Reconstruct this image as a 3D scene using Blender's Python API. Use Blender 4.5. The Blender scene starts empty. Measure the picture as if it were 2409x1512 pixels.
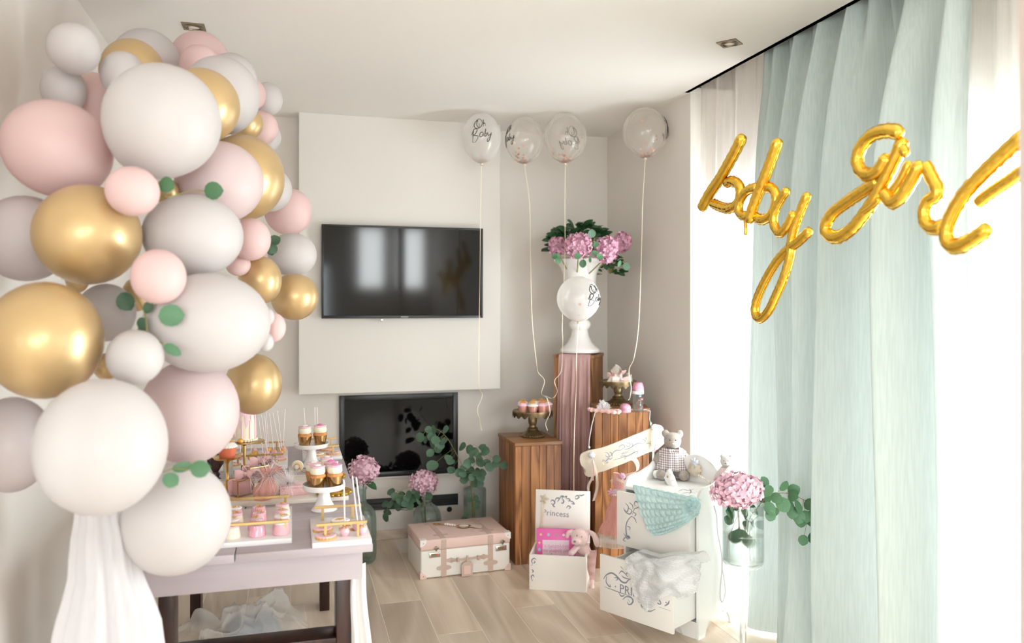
import bpy, bmesh, math, random
from mathutils import Vector, Matrix, Euler, noise
random.seed(7)
scene = bpy.context.scene
COL = scene.collection
rad = math.radians
PI = math.pi
# ------------------------------------------------------------------ camera
F = 1850.0; TH = rad(15.7); HOR = 722.0; CH = 1.437
ST, CT = math.sin(TH), math.cos(TH)
cd = bpy.data.cameras.new('camera'); cam = bpy.data.objects.new('camera', cd); COL.objects.link(cam)
cam.location = (0, 0, CH); cam.rotation_euler = (rad(90), 0, -TH)
cd.sensor_width = 36; cd.lens = F / 2409 * 36; cd.shift_y = -(756 - HOR) / 2409
cd.clip_start = 0.05; cd.clip_end = 60
cd.dof.use_dof = True; cd.dof.focus_distance = 3.2; cd.dof.aperture_fstop = 2.2
scene.camera = cam
# ------------------------------------------------------------------ world, daylight, exposure
world = bpy.data.worlds.new('world'); scene.world = world; world.use_nodes = True
bg = world.node_tree.nodes['Background']
bg.inputs[0].default_value = (0.90, 0.96, 1.0, 1); bg.inputs[1].default_value = 1.2
def area(name, loc, rot, sx, sy, power, color=(1, 1, 1)):
    l = bpy.data.lights.new(name, 'AREA'); l.shape = 'RECTANGLE'; l.size = sx; l.size_y = sy
    l.energy = power; l.color = color
    o = bpy.data.objects.new(name, l); COL.objects.link(o); o.location = loc; o.rotation_euler = rot
    return o
# daylight arriving at the three window openings (each lamp stands outside its window, facing in; the wide front one is added)
area('daylight_curtained_window', (2.95, 2.25, 0.88), (0, rad(90), 0), 1.9, 2.9, 580, (0.88, 0.945, 1.0))
area('daylight_side_window', (3.50, -1.6, 1.35), (0, rad(90), 0), 2.1, 3.0, 32, (0.87, 0.935, 1.0))
area('daylight_front_windows', (2.2, -9.25, 2.58), (rad(90), 0, 0), 2.0, 1.5, 290, (0.98, 0.98, 1.0))
area('daylight_added_wide_window', (-1.0, -9.25, 1.35), (rad(90), 0, 0), 3.6, 2.1, 280, (0.87, 0.935, 1.0))  # lamp and unseen window added to brighten the dresser and toy box
area('daylight_left_window', (-3.60, -1.5, 1.35), (0, rad(-90), 0), 2.1, 3.4, 108, (0.87, 0.935, 1.0))
vs = scene.view_settings
vs.view_transform = 'Standard'; vs.look = 'None'; vs.exposure = 0.13; vs.gamma = 1.0; vs.use_curve_mapping = False
cy = scene.cycles
cy.use_denoising = True; cy.use_adaptive_sampling = True; cy.adaptive_threshold = 0.02
cy.max_bounces = 10; cy.diffuse_bounces = 7; cy.glossy_bounces = 4; cy.transmission_bounces = 8; cy.transparent_max_bounces = 24
cy.caustics_reflective = False; cy.caustics_refractive = False
cy.sample_clamp_indirect = 6.0
# ------------------------------------------------------------------ pixel -> point helpers (used only to read positions off the photo)
def P(x, y, t):
    u = (x - 1204.5) / F
    return Vector((t * (ST + u * CT), t * (CT - u * ST), CH + t * (HOR - y) / F))
def PXc(x, y, X):
    u = (x - 1204.5) / F
    return P(x, y, X / (ST + u * CT))
def PYc(x, y, Y):
    u = (x - 1204.5) / F
    return P(x, y, Y / (CT - u * ST))
def PZc(x, y, Z):
    return P(x, y, (Z - CH) * F / (HOR - y))
def lerp(a, b, k): return a + (b - a) * k
def cr(pts, n=6, closed=False):
    """Catmull-Rom through a list of vectors (any dimension up to 3)"""
    pts = [Vector(p) for p in pts]; out = []; m = len(pts)
    rng = m if closed else m - 1
    for i in range(rng):
        if closed: a, b, c, d = pts[i-1], pts[i], pts[(i+1) % m], pts[(i+2) % m]
        else:
            b, c = pts[i], pts[i+1]
            a = pts[i-1] if i > 0 else b * 2 - c
            d = pts[i+2] if i + 2 < m else c * 2 - b
        for k in range(n):
            t = k / n
            out.append(0.5 * ((2*b) + (c - a)*t + (2*a - 5*b + 4*c - d)*t*t + (3*b - a - 3*c + d)*t**3))
    if not closed: out.append(pts[-1].copy())
    return out
def interp(tab, x):
    if x <= tab[0][0]: return tab[0][1]
    for (a, b), (c, d) in zip(tab, tab[1:]):
        if x <= c:
            k = (x - a) / (c - a); k = k*k*(3 - 2*k)
            return b + (d - b) * k
    return tab[-1][1]
# ------------------------------------------------------------------ materials
def lin(c):
    if isinstance(c, str):
        c = tuple(int(c[i:i+2], 16) / 255 for i in (0, 2, 4))
    return tuple((v / 12.92 if v <= .04045 else ((v + .055) / 1.055) ** 2.4) for v in c) + (1,)
class NT:
    def __init__(s, name):
        s.m = bpy.data.materials.new(name); s.m.use_nodes = True
        s.t = s.m.node_tree; s.n = s.t.nodes; s.b = s.n['Principled BSDF']; s.o = s.n['Material Output']
    def new(s, typ, **kw):
        n = s.n.new(typ)
        for k, v in kw.items():
            if k in n.inputs: n.inputs[k].default_value = v
            else: setattr(n, k, v)
        return n
    def link(s, a, b): s.t.links.new(a, b)
    def coord(s, scale=(1, 1, 1), out='Object'):
        c = s.new('ShaderNodeTexCoord'); m = s.new('ShaderNodeMapping'); m.inputs['Scale'].default_value = scale
        s.link(c.outputs[out], m.inputs[0]); return m.outputs[0]
    def bump(s, h, strength=.3, dist=.002):
        b = s.new('ShaderNodeBump'); b.inputs['Strength'].default_value = strength; b.inputs['Distance'].default_value = dist
        s.link(h, b.inputs['Height']); s.link(b.outputs[0], s.b.inputs['Normal']); return b
def mat(name, c, rough=.5, metal=0., var=0., scale=8., bump=0., bscale=60., bdist=.002, sss=0., coat=0., sheen=0., spec=.5, stretch=(1, 1, 1), detail=3):
    k = NT(name); b = k.b
    base = lin(c)
    b.inputs['Base Color'].default_value = base; b.inputs['Roughness'].default_value = rough
    b.inputs['Metallic'].default_value = metal; b.inputs['Specular IOR Level'].default_value = spec
    if coat: b.inputs['Coat Weight'].default_value = coat; b.inputs['Coat Roughness'].default_value = .1
    if sheen: b.inputs['Sheen Weight'].default_value = sheen
    if sss:
        b.inputs['Subsurface Weight'].default_value = sss; b.inputs['Subsurface Radius'].default_value = (.02, .012, .01); b.inputs['Subsurface Scale'].default_value = .5
    v = k.coord(stretch)
    if var:
        n = k.new('ShaderNodeTexNoise', Scale=scale, Detail=detail); k.link(v, n.inputs['Vector'])
        r = k.new('ShaderNodeValToRGB')
        r.color_ramp.elements[0].position = .3; r.color_ramp.elements[1].position = .7
        r.color_ramp.elements[0].color = tuple(x * (1 - var) for x in base[:3]) + (1,)
        r.color_ramp.elements[1].color = tuple(min(1, x * (1 + var)) for x in base[:3]) + (1,)
        k.link(n.outputs['Fac'], r.inputs[0]); k.link(r.outputs[0], b.inputs['Base Color'])
    if bump:
        n = k.new('ShaderNodeTexNoise', Scale=bscale, Detail=2); k.link(v, n.inputs['Vector'])
        k.bump(n.outputs['Fac'], bump, bdist)
    return k.m
def wood(name, dark, light, axis='Z', ring=9., rough=.5, fine=90., contrast=1., knots=True):
    """straight grain along one local axis with per-object shift so each board differs"""
    k = NT(name); b = k.b; b.inputs['Roughness'].default_value = rough
    tc = k.new('ShaderNodeTexCoord'); oi = k.new('ShaderNodeObjectInfo')
    add = k.new('ShaderNodeVectorMath', operation='ADD'); mul = k.new('ShaderNodeVectorMath', operation='SCALE')
    cmb = k.new('ShaderNodeCombineXYZ')
    for i in range(3): k.link(oi.outputs['Random'], cmb.inputs[i])
    k.link(cmb.outputs[0], mul.inputs[0]); mul.inputs['Scale'].default_value = 17.0
    k.link(tc.outputs['Object'], add.inputs[0]); k.link(mul.outputs[0], add.inputs[1])
    mp = k.new('ShaderNodeMapping'); s = [1, 1, 1]; s['XYZ'.index(axis)] = .12; mp.inputs['Scale'].default_value = s
    k.link(add.outputs[0], mp.inputs[0])
    w = k.new('ShaderNodeTexNoise', Scale=ring, Detail=2, Distortion=.6); k.link(mp.outputs[0], w.inputs['Vector'])
    m1 = k.new('ShaderNodeMath', operation='MULTIPLY'); m1.inputs[1].default_value = 14; k.link(w.outputs['Fac'], m1.inputs[0])
    m2 = k.new('ShaderNodeMath', operation='PINGPONG'); m2.inputs[1].default_value = 1; k.link(m1.outputs[0], m2.inputs[0])
    mp2 = k.new('ShaderNodeMapping'); s2 = [1, 1, 1]; s2['XYZ'.index(axis)] = .03; mp2.inputs['Scale'].default_value = s2
    k.link(add.outputs[0], mp2.inputs[0])
    f = k.new('ShaderNodeTexNoise', Scale=fine, Detail=3); k.link(mp2.outputs[0], f.inputs['Vector'])
    mx = k.new('ShaderNodeMix'); mx.data_type = 'FLOAT'; mx.inputs[0].default_value = .45
    k.link(m2.outputs[0], mx.inputs[2]); k.link(f.outputs['Fac'], mx.inputs[3])
    r = k.new('ShaderNodeValToRGB'); r.color_ramp.elements[0].position = .5 - .35 / contrast; r.color_ramp.elements[1].position = .5 + .3 / contrast
    r.color_ramp.elements[0].color = lin(dark); r.color_ramp.elements[1].color = lin(light)
    k.link(mx.outputs[0], r.inputs[0])
    hs = k.new('ShaderNodeHueSaturation'); hv = k.new('ShaderNodeMapRange'); hv.inputs[3].default_value = .86; hv.inputs[4].default_value = 1.12
    k.link(oi.outputs['Random'], hv.inputs[0]); k.link(hv.outputs[0], hs.inputs['Value']); k.link(r.outputs[0], hs.inputs['Color'])
    k.link(hs.outputs[0], b.inputs['Base Color'])
    k.bump(f.outputs['Fac'], .15, .001)
    return k.m
def cloth(name, c, transl=.4, transp=0., weave=900., wb=.2, var=.06, transl_col=None, sheen=0., rough=.9):
    """diffuse + translucent fabric, optionally see-through"""
    k = NT(name); base = lin(c)
    k.n.remove(k.b)
    v = k.coord((1, 1, 1)); 
    n = k.new('ShaderNodeTexNoise', Scale=weave, Detail=1); k.link(v, n.inputs['Vector'])
    v2 = k.coord((1, 1, .06)); n2 = k.new('ShaderNodeTexNoise', Scale=140, Detail=2); k.link(v2, n2.inputs['Vector'])
    r = k.new('ShaderNodeValToRGB')
    r.color_ramp.elements[0].position = .35; r.color_ramp.elements[1].position = .65
    r.color_ramp.elements[0].color = tuple(x * (1 - var) for x in base[:3]) + (1,); r.color_ramp.elements[1].color = tuple(min(1, x * (1 + var)) for x in base[:3]) + (1,)
    k.link(n2.outputs['Fac'], r.inputs[0])
    bp = k.new('ShaderNodeBump'); bp.inputs['Strength'].default_value = wb; bp.inputs['Distance'].default_value = .0008; k.link(n.outputs['Fac'], bp.inputs['Height'])
    d = k.new('ShaderNodeBsdfDiffuse'); t = k.new('ShaderNodeBsdfTranslucent')
    k.link(r.outputs[0], d.inputs[0]); k.link(bp.outputs[0], d.inputs['Normal'])
    if transl_col: t.inputs[0].default_value = lin(transl_col)
    else: k.link(r.outputs[0], t.inputs[0])
    m = k.new('ShaderNodeMixShader'); m.inputs[0].default_value = transl
    k.link(d.outputs[0], m.inputs[1]); k.link(t.outputs[0], m.inputs[2])
    out = m
    if transp:
        tr = k.new('ShaderNodeBsdfTransparent'); m2 = k.new('ShaderNodeMixShader'); m2.inputs[0].default_value = transp
        k.link(m.outputs[0], m2.inputs[1]); k.link(tr.outputs[0], m2.inputs[2]); out = m2
    k.link(out.outputs[0], k.o.inputs[0])
    return k.m
def glass(name, tint=(1, 1, 1), mixt=.5, rough=0., ior=1.45):
    """clear glass: refracting share plus a straight-through tinted share"""
    k = NT(name); k.n.remove(k.b)
    g = k.new('ShaderNodeBsdfGlass'); g.inputs['Color'].default_value = tuple(tint) + (1,); g.inputs['IOR'].default_value = ior; g.inputs['Roughness'].default_value = rough
    t = k.new('ShaderNodeBsdfTransparent'); t.inputs[0].default_value = tuple(tint) + (1,)
    m = k.new('ShaderNodeMixShader'); m.inputs[0].default_value = mixt
    k.link(g.outputs[0], m.inputs[1]); k.link(t.outputs[0], m.inputs[2]); k.link(m.outputs[0], k.o.inputs[0])
    return k.m
def pane_mat(name, tint=(1, 1, 1), film=None, film_amt=.3, gloss_rough=.03):
    """thin sheet: transparent, with a fresnel reflection and an optional milky film"""
    k = NT(name); k.n.remove(k.b)
    t = k.new('ShaderNodeBsdfTransparent'); t.inputs[0].default_value = tuple(tint) + (1,)
    last = t
    if film:
        d = k.new('ShaderNodeBsdfDiffuse'); d.inputs[0].default_value = lin(film)
        tl = k.new('ShaderNodeBsdfTranslucent'); tl.inputs[0].default_value = lin(film)
        mm = k.new('ShaderNodeMixShader'); mm.inputs[0].default_value = .5
        k.link(d.outputs[0], mm.inputs[1]); k.link(tl.outputs[0], mm.inputs[2])
        lw = k.new('ShaderNodeLayerWeight'); lw.inputs[0].default_value = .45
        mr = k.new('ShaderNodeMapRange'); mr.inputs[3].default_value = film_amt; mr.inputs[4].default_value = min(1, film_amt * 2.6)
        k.link(lw.outputs['Facing'], mr.inputs[0])
        m1 = k.new('ShaderNodeMixShader'); k.link(mr.outputs[0], m1.inputs[0])
        k.link(t.outputs[0], m1.inputs[1]); k.link(mm.outputs[0], m1.inputs[2]); last = m1
    g = k.new('ShaderNodeBsdfGlossy'); g.inputs['Roughness'].default_value = gloss_rough
    fc = k.new('ShaderNodeLayerWeight'); fc.inputs[0].default_value = .5
    pw = k.new('ShaderNodeMath', operation='POWER'); pw.inputs[1].default_value = 4.; k.link(fc.outputs['Facing'], pw.inputs[0])
    ad = k.new('ShaderNodeMath', operation='MULTIPLY_ADD'); ad.inputs[1].default_value = .2; ad.inputs[2].default_value = .03; k.link(pw.outputs[0], ad.inputs[0])
    m = k.new('ShaderNodeMixShader'); k.link(ad.outputs[0], m.inputs[0])
    k.link(last.outputs[0], m.inputs[1]); k.link(g.outputs[0], m.inputs[2]); k.link(m.outputs[0], k.o.inputs[0])
    return k.m
M = {}
M['wall'] = mat('wall_paint', 'e0dad4', .85, bump=.08, bscale=220, bdist=.001)
M['ceil'] = mat('ceiling_paint', 'ebe7e3', .9, bump=.05, bscale=200, bdist=.001)
M['panel'] = mat('panel_paint', 'dad5cf', .8, bump=.05, bscale=220, bdist=.001)
M['pier'] = mat('pier_paint', 'c9b7ae', .8)
M['slot'] = mat('pocket_shade', '6a5c50', .9)  # shade of the curtain pocket, put into the colour
M['grout'] = mat('floor_grout', 'ebe3d8', .9)
M['plank'] = wood('wood_look_tile', 'c0ad99', 'dfcfbd', 'Y', ring=3.2, rough=.32, fine=60, contrast=.85)
M['tabletop'] = wood('taupe_oak', 'a69b9f', 'b6acb1', 'X', ring=6, rough=.45, fine=150, contrast=.7)
M['darkwood'] = wood('dark_walnut', '1d0d09', '3a1c13', 'Z', ring=10, rough=.3, fine=120)
M['crate'] = wood('stained_pine', '64391c', 'a87345', 'Z', ring=7, rough=.45, fine=90)
M['crate_top'] = wood('stained_pine_top', '6a4324', 'a2744a', 'X', ring=7, rough=.45, fine=90)
M['whitewood'] = wood('white_washed_board', 'd8cabb', 'efe6dc', 'X', ring=6, rough=.6, fine=80, contrast=.8)
M['white'] = mat('white_paint', 'efebe6', .45)
M['white_cool'] = mat('white_lacquer', 'f0efed', .35)
M['marble'] = mat('white_marble', 'e6e2e2', .25, var=.05, scale=6)
M['ceramic'] = mat('white_ceramic', 'f1eeec', .12, coat=.4)
M['black'] = mat('black_frame', '121213', .35)
M['screen'] = mat('screen_glass', '040405', .07, spec=.28)
M['fireglass'] = mat('fireplace_glass', '070708', .06, spec=.22)
M['grey'] = mat('grey_plastic', '8c8c8c', .4)
M['gold'] = mat('polished_gold', 'd6b06c', .22, metal=1.)
M['goldbar'] = mat('brushed_gold', 'c8aa74', .35, metal=1., bump=.1, bscale=90)
M['goldfoil'] = mat('gold_foil', 'edc14c', .2, metal=1., bump=.25, bscale=55, bdist=.004, stretch=(1, 1, 1))
M['goldcup'] = mat('gold_cup_foil', 'dab27a', .14, metal=1., bump=.2, bscale=120, bdist=.001)
M['goldleaf'] = mat('gold_leaf', 'e7ac57', .4, metal=.5, bump=.5, bscale=300, bdist=.002)
M['goldpaint'] = mat('gold_paint', 'b8913f', .35, metal=.9, bump=.5, bscale=160, bdist=.003)
M['goldball'] = mat('gold_balloon', 'c3a678', .36, metal=.5, coat=.15)
M['whiteball'] = mat('white_balloon', 'd6d0cf', .42, spec=.35)
M['pinkball'] = mat('pink_balloon', 'e6cac8', .42, spec=.35)
def shell(m, amt):
    """latex lets some light through its skin: mix a translucent share into the surface"""
    t = m.node_tree; n = t.nodes; p = n['Principled BSDF']; tl = n.new('ShaderNodeBsdfTranslucent'); mx = n.new('ShaderNodeMixShader')
    tl.inputs[0].default_value = p.inputs['Base Color'].default_value[:]; mx.inputs[0].default_value = amt
    t.links.new(p.outputs[0], mx.inputs[1]); t.links.new(tl.outputs[0], mx.inputs[2]); t.links.new(mx.outputs[0], n['Material Output'].inputs[0])
    return m
M['paleball'] = mat('pale_pink_balloon', 'dfcdcd', .42, spec=.35)
M['lilacball'] = mat('lilac_white_balloon', 'd6cccc', .42, spec=.35)
for k_ in ('whiteball', 'pinkball', 'paleball', 'lilacball'): shell(M[k_], .3)
M['bronze'] = mat('antique_bronze', '8a7656', .38, metal=.85, var=.35, scale=40, bump=.5, bscale=140, bdist=.002)
M['chrome'] = mat('nickel', 'c9c2b4', .25, metal=1.)
M['nickel'] = mat('satin_nickel_bezel', '8d806c', .35, metal=.9)
M['lamp'] = mat('lamp_glass', 'e8e2d8', .15, bump=.6, bscale=400, bdist=.002)
M['leaf'] = mat('eucalyptus_leaf', '4d7754', .5, var=.22, scale=25)
M['leaf_dark'] = mat('dark_leaf', '2f5a33', .4, var=.3, scale=20)
M['leaf_mid'] = mat('grey_green_leaf', '48664f', .55, var=.25, scale=25)
M['stem'] = mat('green_stem', '8a8a50', .6)
M['stem_red'] = mat('reddish_stem', '7d5a48', .6)
M['hyd'] = mat('hydrangea_petal', 'e3bccb', .6, var=.16, scale=30, sss=.15)
M['hyd2'] = mat('hydrangea_petal_deep', 'd5a2b8', .6, var=.2, scale=30, sss=.15)
M['pinksat'] = mat('pink_satin', 'e2b7b2', .3, sheen=.4, bump=.15, bscale=30)
M['pinkrib'] = mat('blush_ribbon', 'dcb0b0', .45, sheen=.3)
M['pinkskin'] = mat('blush_leather', 'e3c6bd', .45, bump=.15, bscale=300, bdist=.0006)
M['tanskin'] = mat('tan_leather', 'c8afa2', .5, bump=.2, bscale=300, bdist=.0006)
M['pinkdress'] = cloth('dusty_pink_cotton', 'dba49a', .1, 0, 700)
M['greyrose'] = mat('grey_blue_chiffon', 'ccd0da', .8)
M['knitpink'] = mat('pink_knit', 'e0aba4', .9, bump=.9, bscale=160, bdist=.004)
M['lace'] = cloth('cream_lace', 'eadfce', .3, .15, 260, .9)
M['drape'] = cloth('mauve_drape', 'bf9d9a', .1, 0, 900)
M['teal'] = cloth('sage_curtain', 'b1bbb6', .06, 0, 500, .35, .05, 'dfe5e2')
M['sheer'] = cloth('white_sheer', 'ece6e2', .55, .42, 900, .1, .02)
M['tulle'] = cloth('white_tulle', 'ebe9ec', .4, .22, 900, .1, .02)
M['tulle_thin'] = cloth('thin_tulle', 'efedeb', .4, .62, 900, .1, .02)
M['whitecloth'] = cloth('white_cloth', 'f0eeec', .2, 0, 900, .1, .02)
M['bluecloth'] = mat('grey_blue_felt', '8f97a3', .95, bump=.6, bscale=200)
M['aqua'] = cloth('aqua_yarn', 'ecfbfb', .15, 0, 350, .8, .04)
M['whiteyarn'] = cloth('white_yarn', 'ffffff', .35, 0, 300, .9, .02)
M['fur'] = mat('grey_brown_fur', 'b5a89c', .95, var=.18, scale=120, bump=1., bscale=420, bdist=.006, sheen=.5)
M['whitefur'] = mat('white_fur', 'efe8e4', .95, bump=1., bscale=420, bdist=.005, sheen=.5)
M['pinkplush'] = mat('pink_plush', 'f0d3d2', .95, bump=.8, bscale=300, bdist=.004, sheen=.5)
M['ink'] = mat('grey_blue_paint', '8a8f9e', .6)
M['inkdark'] = mat('black_print', '2a2d2a', .5)
M['rope'] = mat('silver_cord', 'd8d4d6', .6, bump=.9, bscale=260, bdist=.004)
M['ribbon'] = mat('cream_ribbon', 'e6d8bd', .35)
M['cream'] = mat('cream_icing', 'f2e8d2', .5, sss=.2)
M['icing_white'] = mat('white_icing', 'f3eeea', .45)
M['icing_pink'] = mat('pink_icing', 'ebc0d0', .4)
M['icing_hot'] = mat('hot_pink_icing', 'e07ab2', .4)
M['pinkglaze'] = mat('pink_glaze', 'e5a9ba', .2, coat=.4)
M['poppink'] = mat('pink_cake_pop', 'e6b3bd', .45)
M['sponge'] = mat('golden_sponge', 'c98a52', .8, var=.2, scale=90, bump=.7, bscale=220)
M['biscuit'] = mat('biscuit', 'd3a365', .75, bump=.4, bscale=200)
M['redcup'] = mat('red_paper_cup', 'd9704f', .5)
M['rosecup'] = mat('rose_gold_cup', 'e3a597', .28, metal=.5)
M['stick'] = mat('paper_stick', 'f0e4e6', .6)
M['darkglass'] = mat('dark_amber_glass', '32181a', .12, coat=.4)
M['bottleglass'] = glass('sea_green_glass', (.91, .965, .96), .5)
M['clear'] = glass('clear_glass', (.97, .99, .985), .5)
M['water'] = glass('water', (.98, .995, .99), .5, 0, 1.33)
M['pane'] = pane_mat('window_pane', (.97, .99, .98))
M['boxglass'] = pane_mat('gift_box_glass', (.97, .95, .95))
M['cballoon'] = pane_mat('clear_balloon', (.98, .97, .96), 'f8f4ef', .16, .1)
M['cballoon_milk'] = pane_mat('milky_balloon', (.97, .96, .96), 'f8f6f4', .34, .12)
M['confetti'] = mat('rose_gold_confetti', 'dba48f', .35, metal=.5)
M['glitter'] = mat('silver_glitter', 'ebe2d8', .4, metal=.15, var=.2, scale=300, bump=.6, bscale=500, bdist=.004)
M['pinkglit'] = mat('pink_rhinestone', 'd996ac', .25, metal=.35, var=.35, scale=260, bump=1., bscale=330, bdist=.004)
M['bookpink'] = mat('pink_book_cover', 'e765b0', .35)
M['bookpage'] = mat('pale_cover_panel', 'f1dbe9', .4)
M['pages'] = mat('book_pages', 'f2ece0', .8)
M['feather'] = mat('white_feather', 'f1e9ea', .9)
M['pearl'] = mat('pearl', 'efe2da', .2, coat=.5)
M['signwood'] = mat('cream_painted_wood', 'cabfae', .6, var=.05, scale=14, bump=.2, bscale=50)
M['nose'] = mat('grey_stitch', '8f8a8c', .8)
M['red'] = mat('red_print', 'd8555c', .4)
M['blue'] = mat('blue_print', '5a6f9f', .4)
M['yellow'] = mat('yellow_print', 'ecd089', .5)
M['greenp'] = mat('green_print', '7fbf8f', .5)
M['skyp'] = mat('sky_print', 'a8cbe6', .5)
def gingham():
    k = NT('mauve_gingham'); b = k.b; b.inputs['Roughness'].default_value = .9
    v = k.coord((1, 1, 1)); s = k.new('ShaderNodeSeparateXYZ'); k.link(v, s.inputs[0])
    def band(o):
        m = k.new('ShaderNodeMath', operation='MULTIPLY'); m.inputs[1].default_value = 95; k.link(o, m.inputs[0])
        f = k.new('ShaderNodeMath', operation='FRACT'); k.link(m.outputs[0], f.inputs[0])
        g = k.new('ShaderNodeMath', operation='GREATER_THAN'); g.inputs[1].default_value = .5; k.link(f.outputs[0], g.inputs[0]); return g.outputs[0]
    a = k.new('ShaderNodeMath', operation='ADD'); k.link(band(s.outputs[0]), a.inputs[0]); k.link(band(s.outputs[2]), a.inputs[1])
    r = k.new('ShaderNodeMapRange'); r.inputs[2].default_value = 2; k.link(a.outputs[0], r.inputs[0])
    rp = k.new('ShaderNodeValToRGB'); rp.color_ramp.elements[0].color = lin('eee6e4'); rp.color_ramp.elements[1].color = lin('8b777e')
    k.link(r.outputs[0], rp.inputs[0]); k.link(rp.outputs[0], b.inputs['Base Color']); return k.m
M['gingham'] = gingham()
# ------------------------------------------------------------------ mesh helpers
def I4(): return Matrix.Identity(4)
def T(x, y=None, z=None):
    return Matrix.Translation(x if y is None else (x, y, z))
def R(ax, deg): return Matrix.Rotation(rad(deg), 4, ax)
def S(x, y, z): return Matrix.Diagonal((x, y, z, 1))
def box(bm, x0, x1, y0, y1, z0, z1, bev=0., mtx=None, seg=2):
    r = bmesh.ops.create_cube(bm, size=1)
    vs_ = r['verts']
    m = T((x0+x1)/2, (y0+y1)/2, (z0+z1)/2) @ S(abs(x1-x0), abs(y1-y0), abs(z1-z0))
    bmesh.ops.transform(bm, matrix=m, verts=vs_)
    if bev:
        es = list({e for v in vs_ for e in v.link_edges})
        rr = bmesh.ops.bevel(bm, geom=es, offset=bev, segments=seg, affect='EDGES', profile=.5)
        vs_ = list({v for f in rr['faces'] for v in f.verts} | {v for v in vs_ if v.is_valid})
    if mtx: bmesh.ops.transform(bm, matrix=mtx, verts=vs_)
    return vs_
def lathe(bm, prof, n=24, mtx=None, wob=None, closed=False):
    """revolve (r,z) profile; wob(angle,r,z)->(r,z)"""
    rings = []
    for r, z in prof:
        ring = []
        if r < 1e-6:
            ring = [bm.verts.new((0, 0, z))] * n
        else:
            for i in range(n):
                a = 2*PI*i/n; rr, zz = (r, z) if not wob else wob(a, r, z)
                ring.append(bm.verts.new((rr*math.cos(a), rr*math.sin(a), zz)))
        rings.append(ring)
    pairs = list(zip(rings, rings[1:]))
    if closed: pairs.append((rings[-1], rings[0]))
    for A, B in pairs:
        for i in range(n):
            j = (i+1) % n
            q = []
            for v in (A[i], A[j], B[j], B[i]):
                if v not in q: q.append(v)
            if len(q) >= 3:
                try: bm.faces.new(q)
                except ValueError: pass
    if mtx: bmesh.ops.transform(bm, matrix=mtx, verts=list({v for r_ in rings for v in r_}))
def tube(bm, pts, r, n=10, cap=True, flat=1., up=None):
    pts = [Vector(p) for p in pts]; m = len(pts)
    rs = r if isinstance(r, (list, tuple)) else [r]*m
    rings = []; prev = None
    for i in range(m):
        t = (pts[min(i+1, m-1)] - pts[max(i-1, 0)])
        if t.length < 1e-9: t = Vector((0, 0, 1))
        t.normalize()
        if up is not None: nn = Vector(up) - t * t.dot(Vector(up))
        elif prev is None:
            a = Vector((0, 0, 1)) if abs(t.z) < .9 else Vector((1, 0, 0)); nn = a - t * t.dot(a)
        else: nn = prev - t * t.dot(prev)
        if nn.length < 1e-6: nn = t.orthogonal()
        nn.normalize(); prev = nn; bb = t.cross(nn)
        rings.append([bm.verts.new(pts[i] + (nn*math.cos(2*PI*k/n)*flat + bb*math.sin(2*PI*k/n))*rs[i]) for k in range(n)])
    for A, B in zip(rings, rings[1:]):
        for k in range(n): bm.faces.new((A[k], A[(k+1) % n], B[(k+1) % n], B[k]))
    if cap:
        for ring, i, s in ((rings[0], 0, -1), (rings[-1], m-1, 1)):
            t = (pts[1]-pts[0] if s < 0 else pts[-1]-pts[-2]).normalized()*s
            c = bm.verts.new(pts[i] + t*rs[i]*.6)
            for k in range(n):
                f = (ring[k], ring[(k+1) % n], c); bm.faces.new(f if s > 0 else f[::-1])
def ell(bm, c, r, mtx=None, u=16, v=10):
    if not isinstance(r, (tuple, list, Vector)): r = (r, r, r)
    rr = bmesh.ops.create_uvsphere(bm, u_segments=u, v_segments=v, radius=1)
    m = T(Vector(c)) @ (mtx if mtx else I4()) @ S(*r)
    bmesh.ops.transform(bm, matrix=m, verts=rr['verts']); return rr['verts']
def grid(bm, fn, nu, nv, close_u=False):
    vs_ = [[bm.verts.new(fn(i/(nu if close_u else nu-1), j/(nv-1))) for j in range(nv)] for i in range(nu)]
    for i in range(nu if close_u else nu-1):
        for j in range(nv-1):
            k = (i+1) % nu
            bm.faces.new((vs_[i][j], vs_[k][j], vs_[k][j+1], vs_[i][j+1]))
    return vs_
def prism(bm, poly, d0, d1, mtx=None, bev=0.):
    """2D outline (x,z) extruded along local y from d0 to d1"""
    a = [bm.verts.new((x, d0, z)) for x, z in poly]; b = [bm.verts.new((x, d1, z)) for x, z in poly]
    n = len(poly)
    f1 = bm.faces.new(a); f2 = bm.faces.new(b[::-1])
    for i in range(n): bm.faces.new((a[i], b[i], b[(i+1) % n], a[(i+1) % n]))
    if n > 4: bmesh.ops.triangulate(bm, faces=[f1, f2])
    vv = a + b
    if mtx: bmesh.ops.transform(bm, matrix=mtx, verts=vv)
def stroke(bm, pts, w, mtx=None, th=.0006, taper=True, n=5):
    """painted brush stroke: a flat strip in the local x,z plane, th proud of y=0 towards -y"""
    pts = cr([Vector((p[0], 0, p[1])) for p in pts], n) if len(pts) > 2 else [Vector((p[0], 0, p[1])) for p in pts]
    m = len(pts); L = []; Rr = []
    for i, p in enumerate(pts):
        t = (pts[min(i+1, m-1)] - pts[max(i-1, 0)])
        if t.length < 1e-9: t = Vector((1, 0, 0))
        t.normalize()
        nn = Vector((-t.z, 0, t.x)); ww = w*.5*((.35 + .65*math.sin(PI*i/(m-1))) if taper else 1)
        L.append(bm.verts.new(p + nn*ww + Vector((0, -th, 0)))); Rr.append(bm.verts.new(p - nn*ww + Vector((0, -th, 0))))
    fs = [bm.faces.new((L[i], L[i+1], Rr[i+1], Rr[i])) for i in range(m-1)]
    if mtx: bmesh.ops.transform(bm, matrix=mtx, verts=L+Rr)
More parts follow.
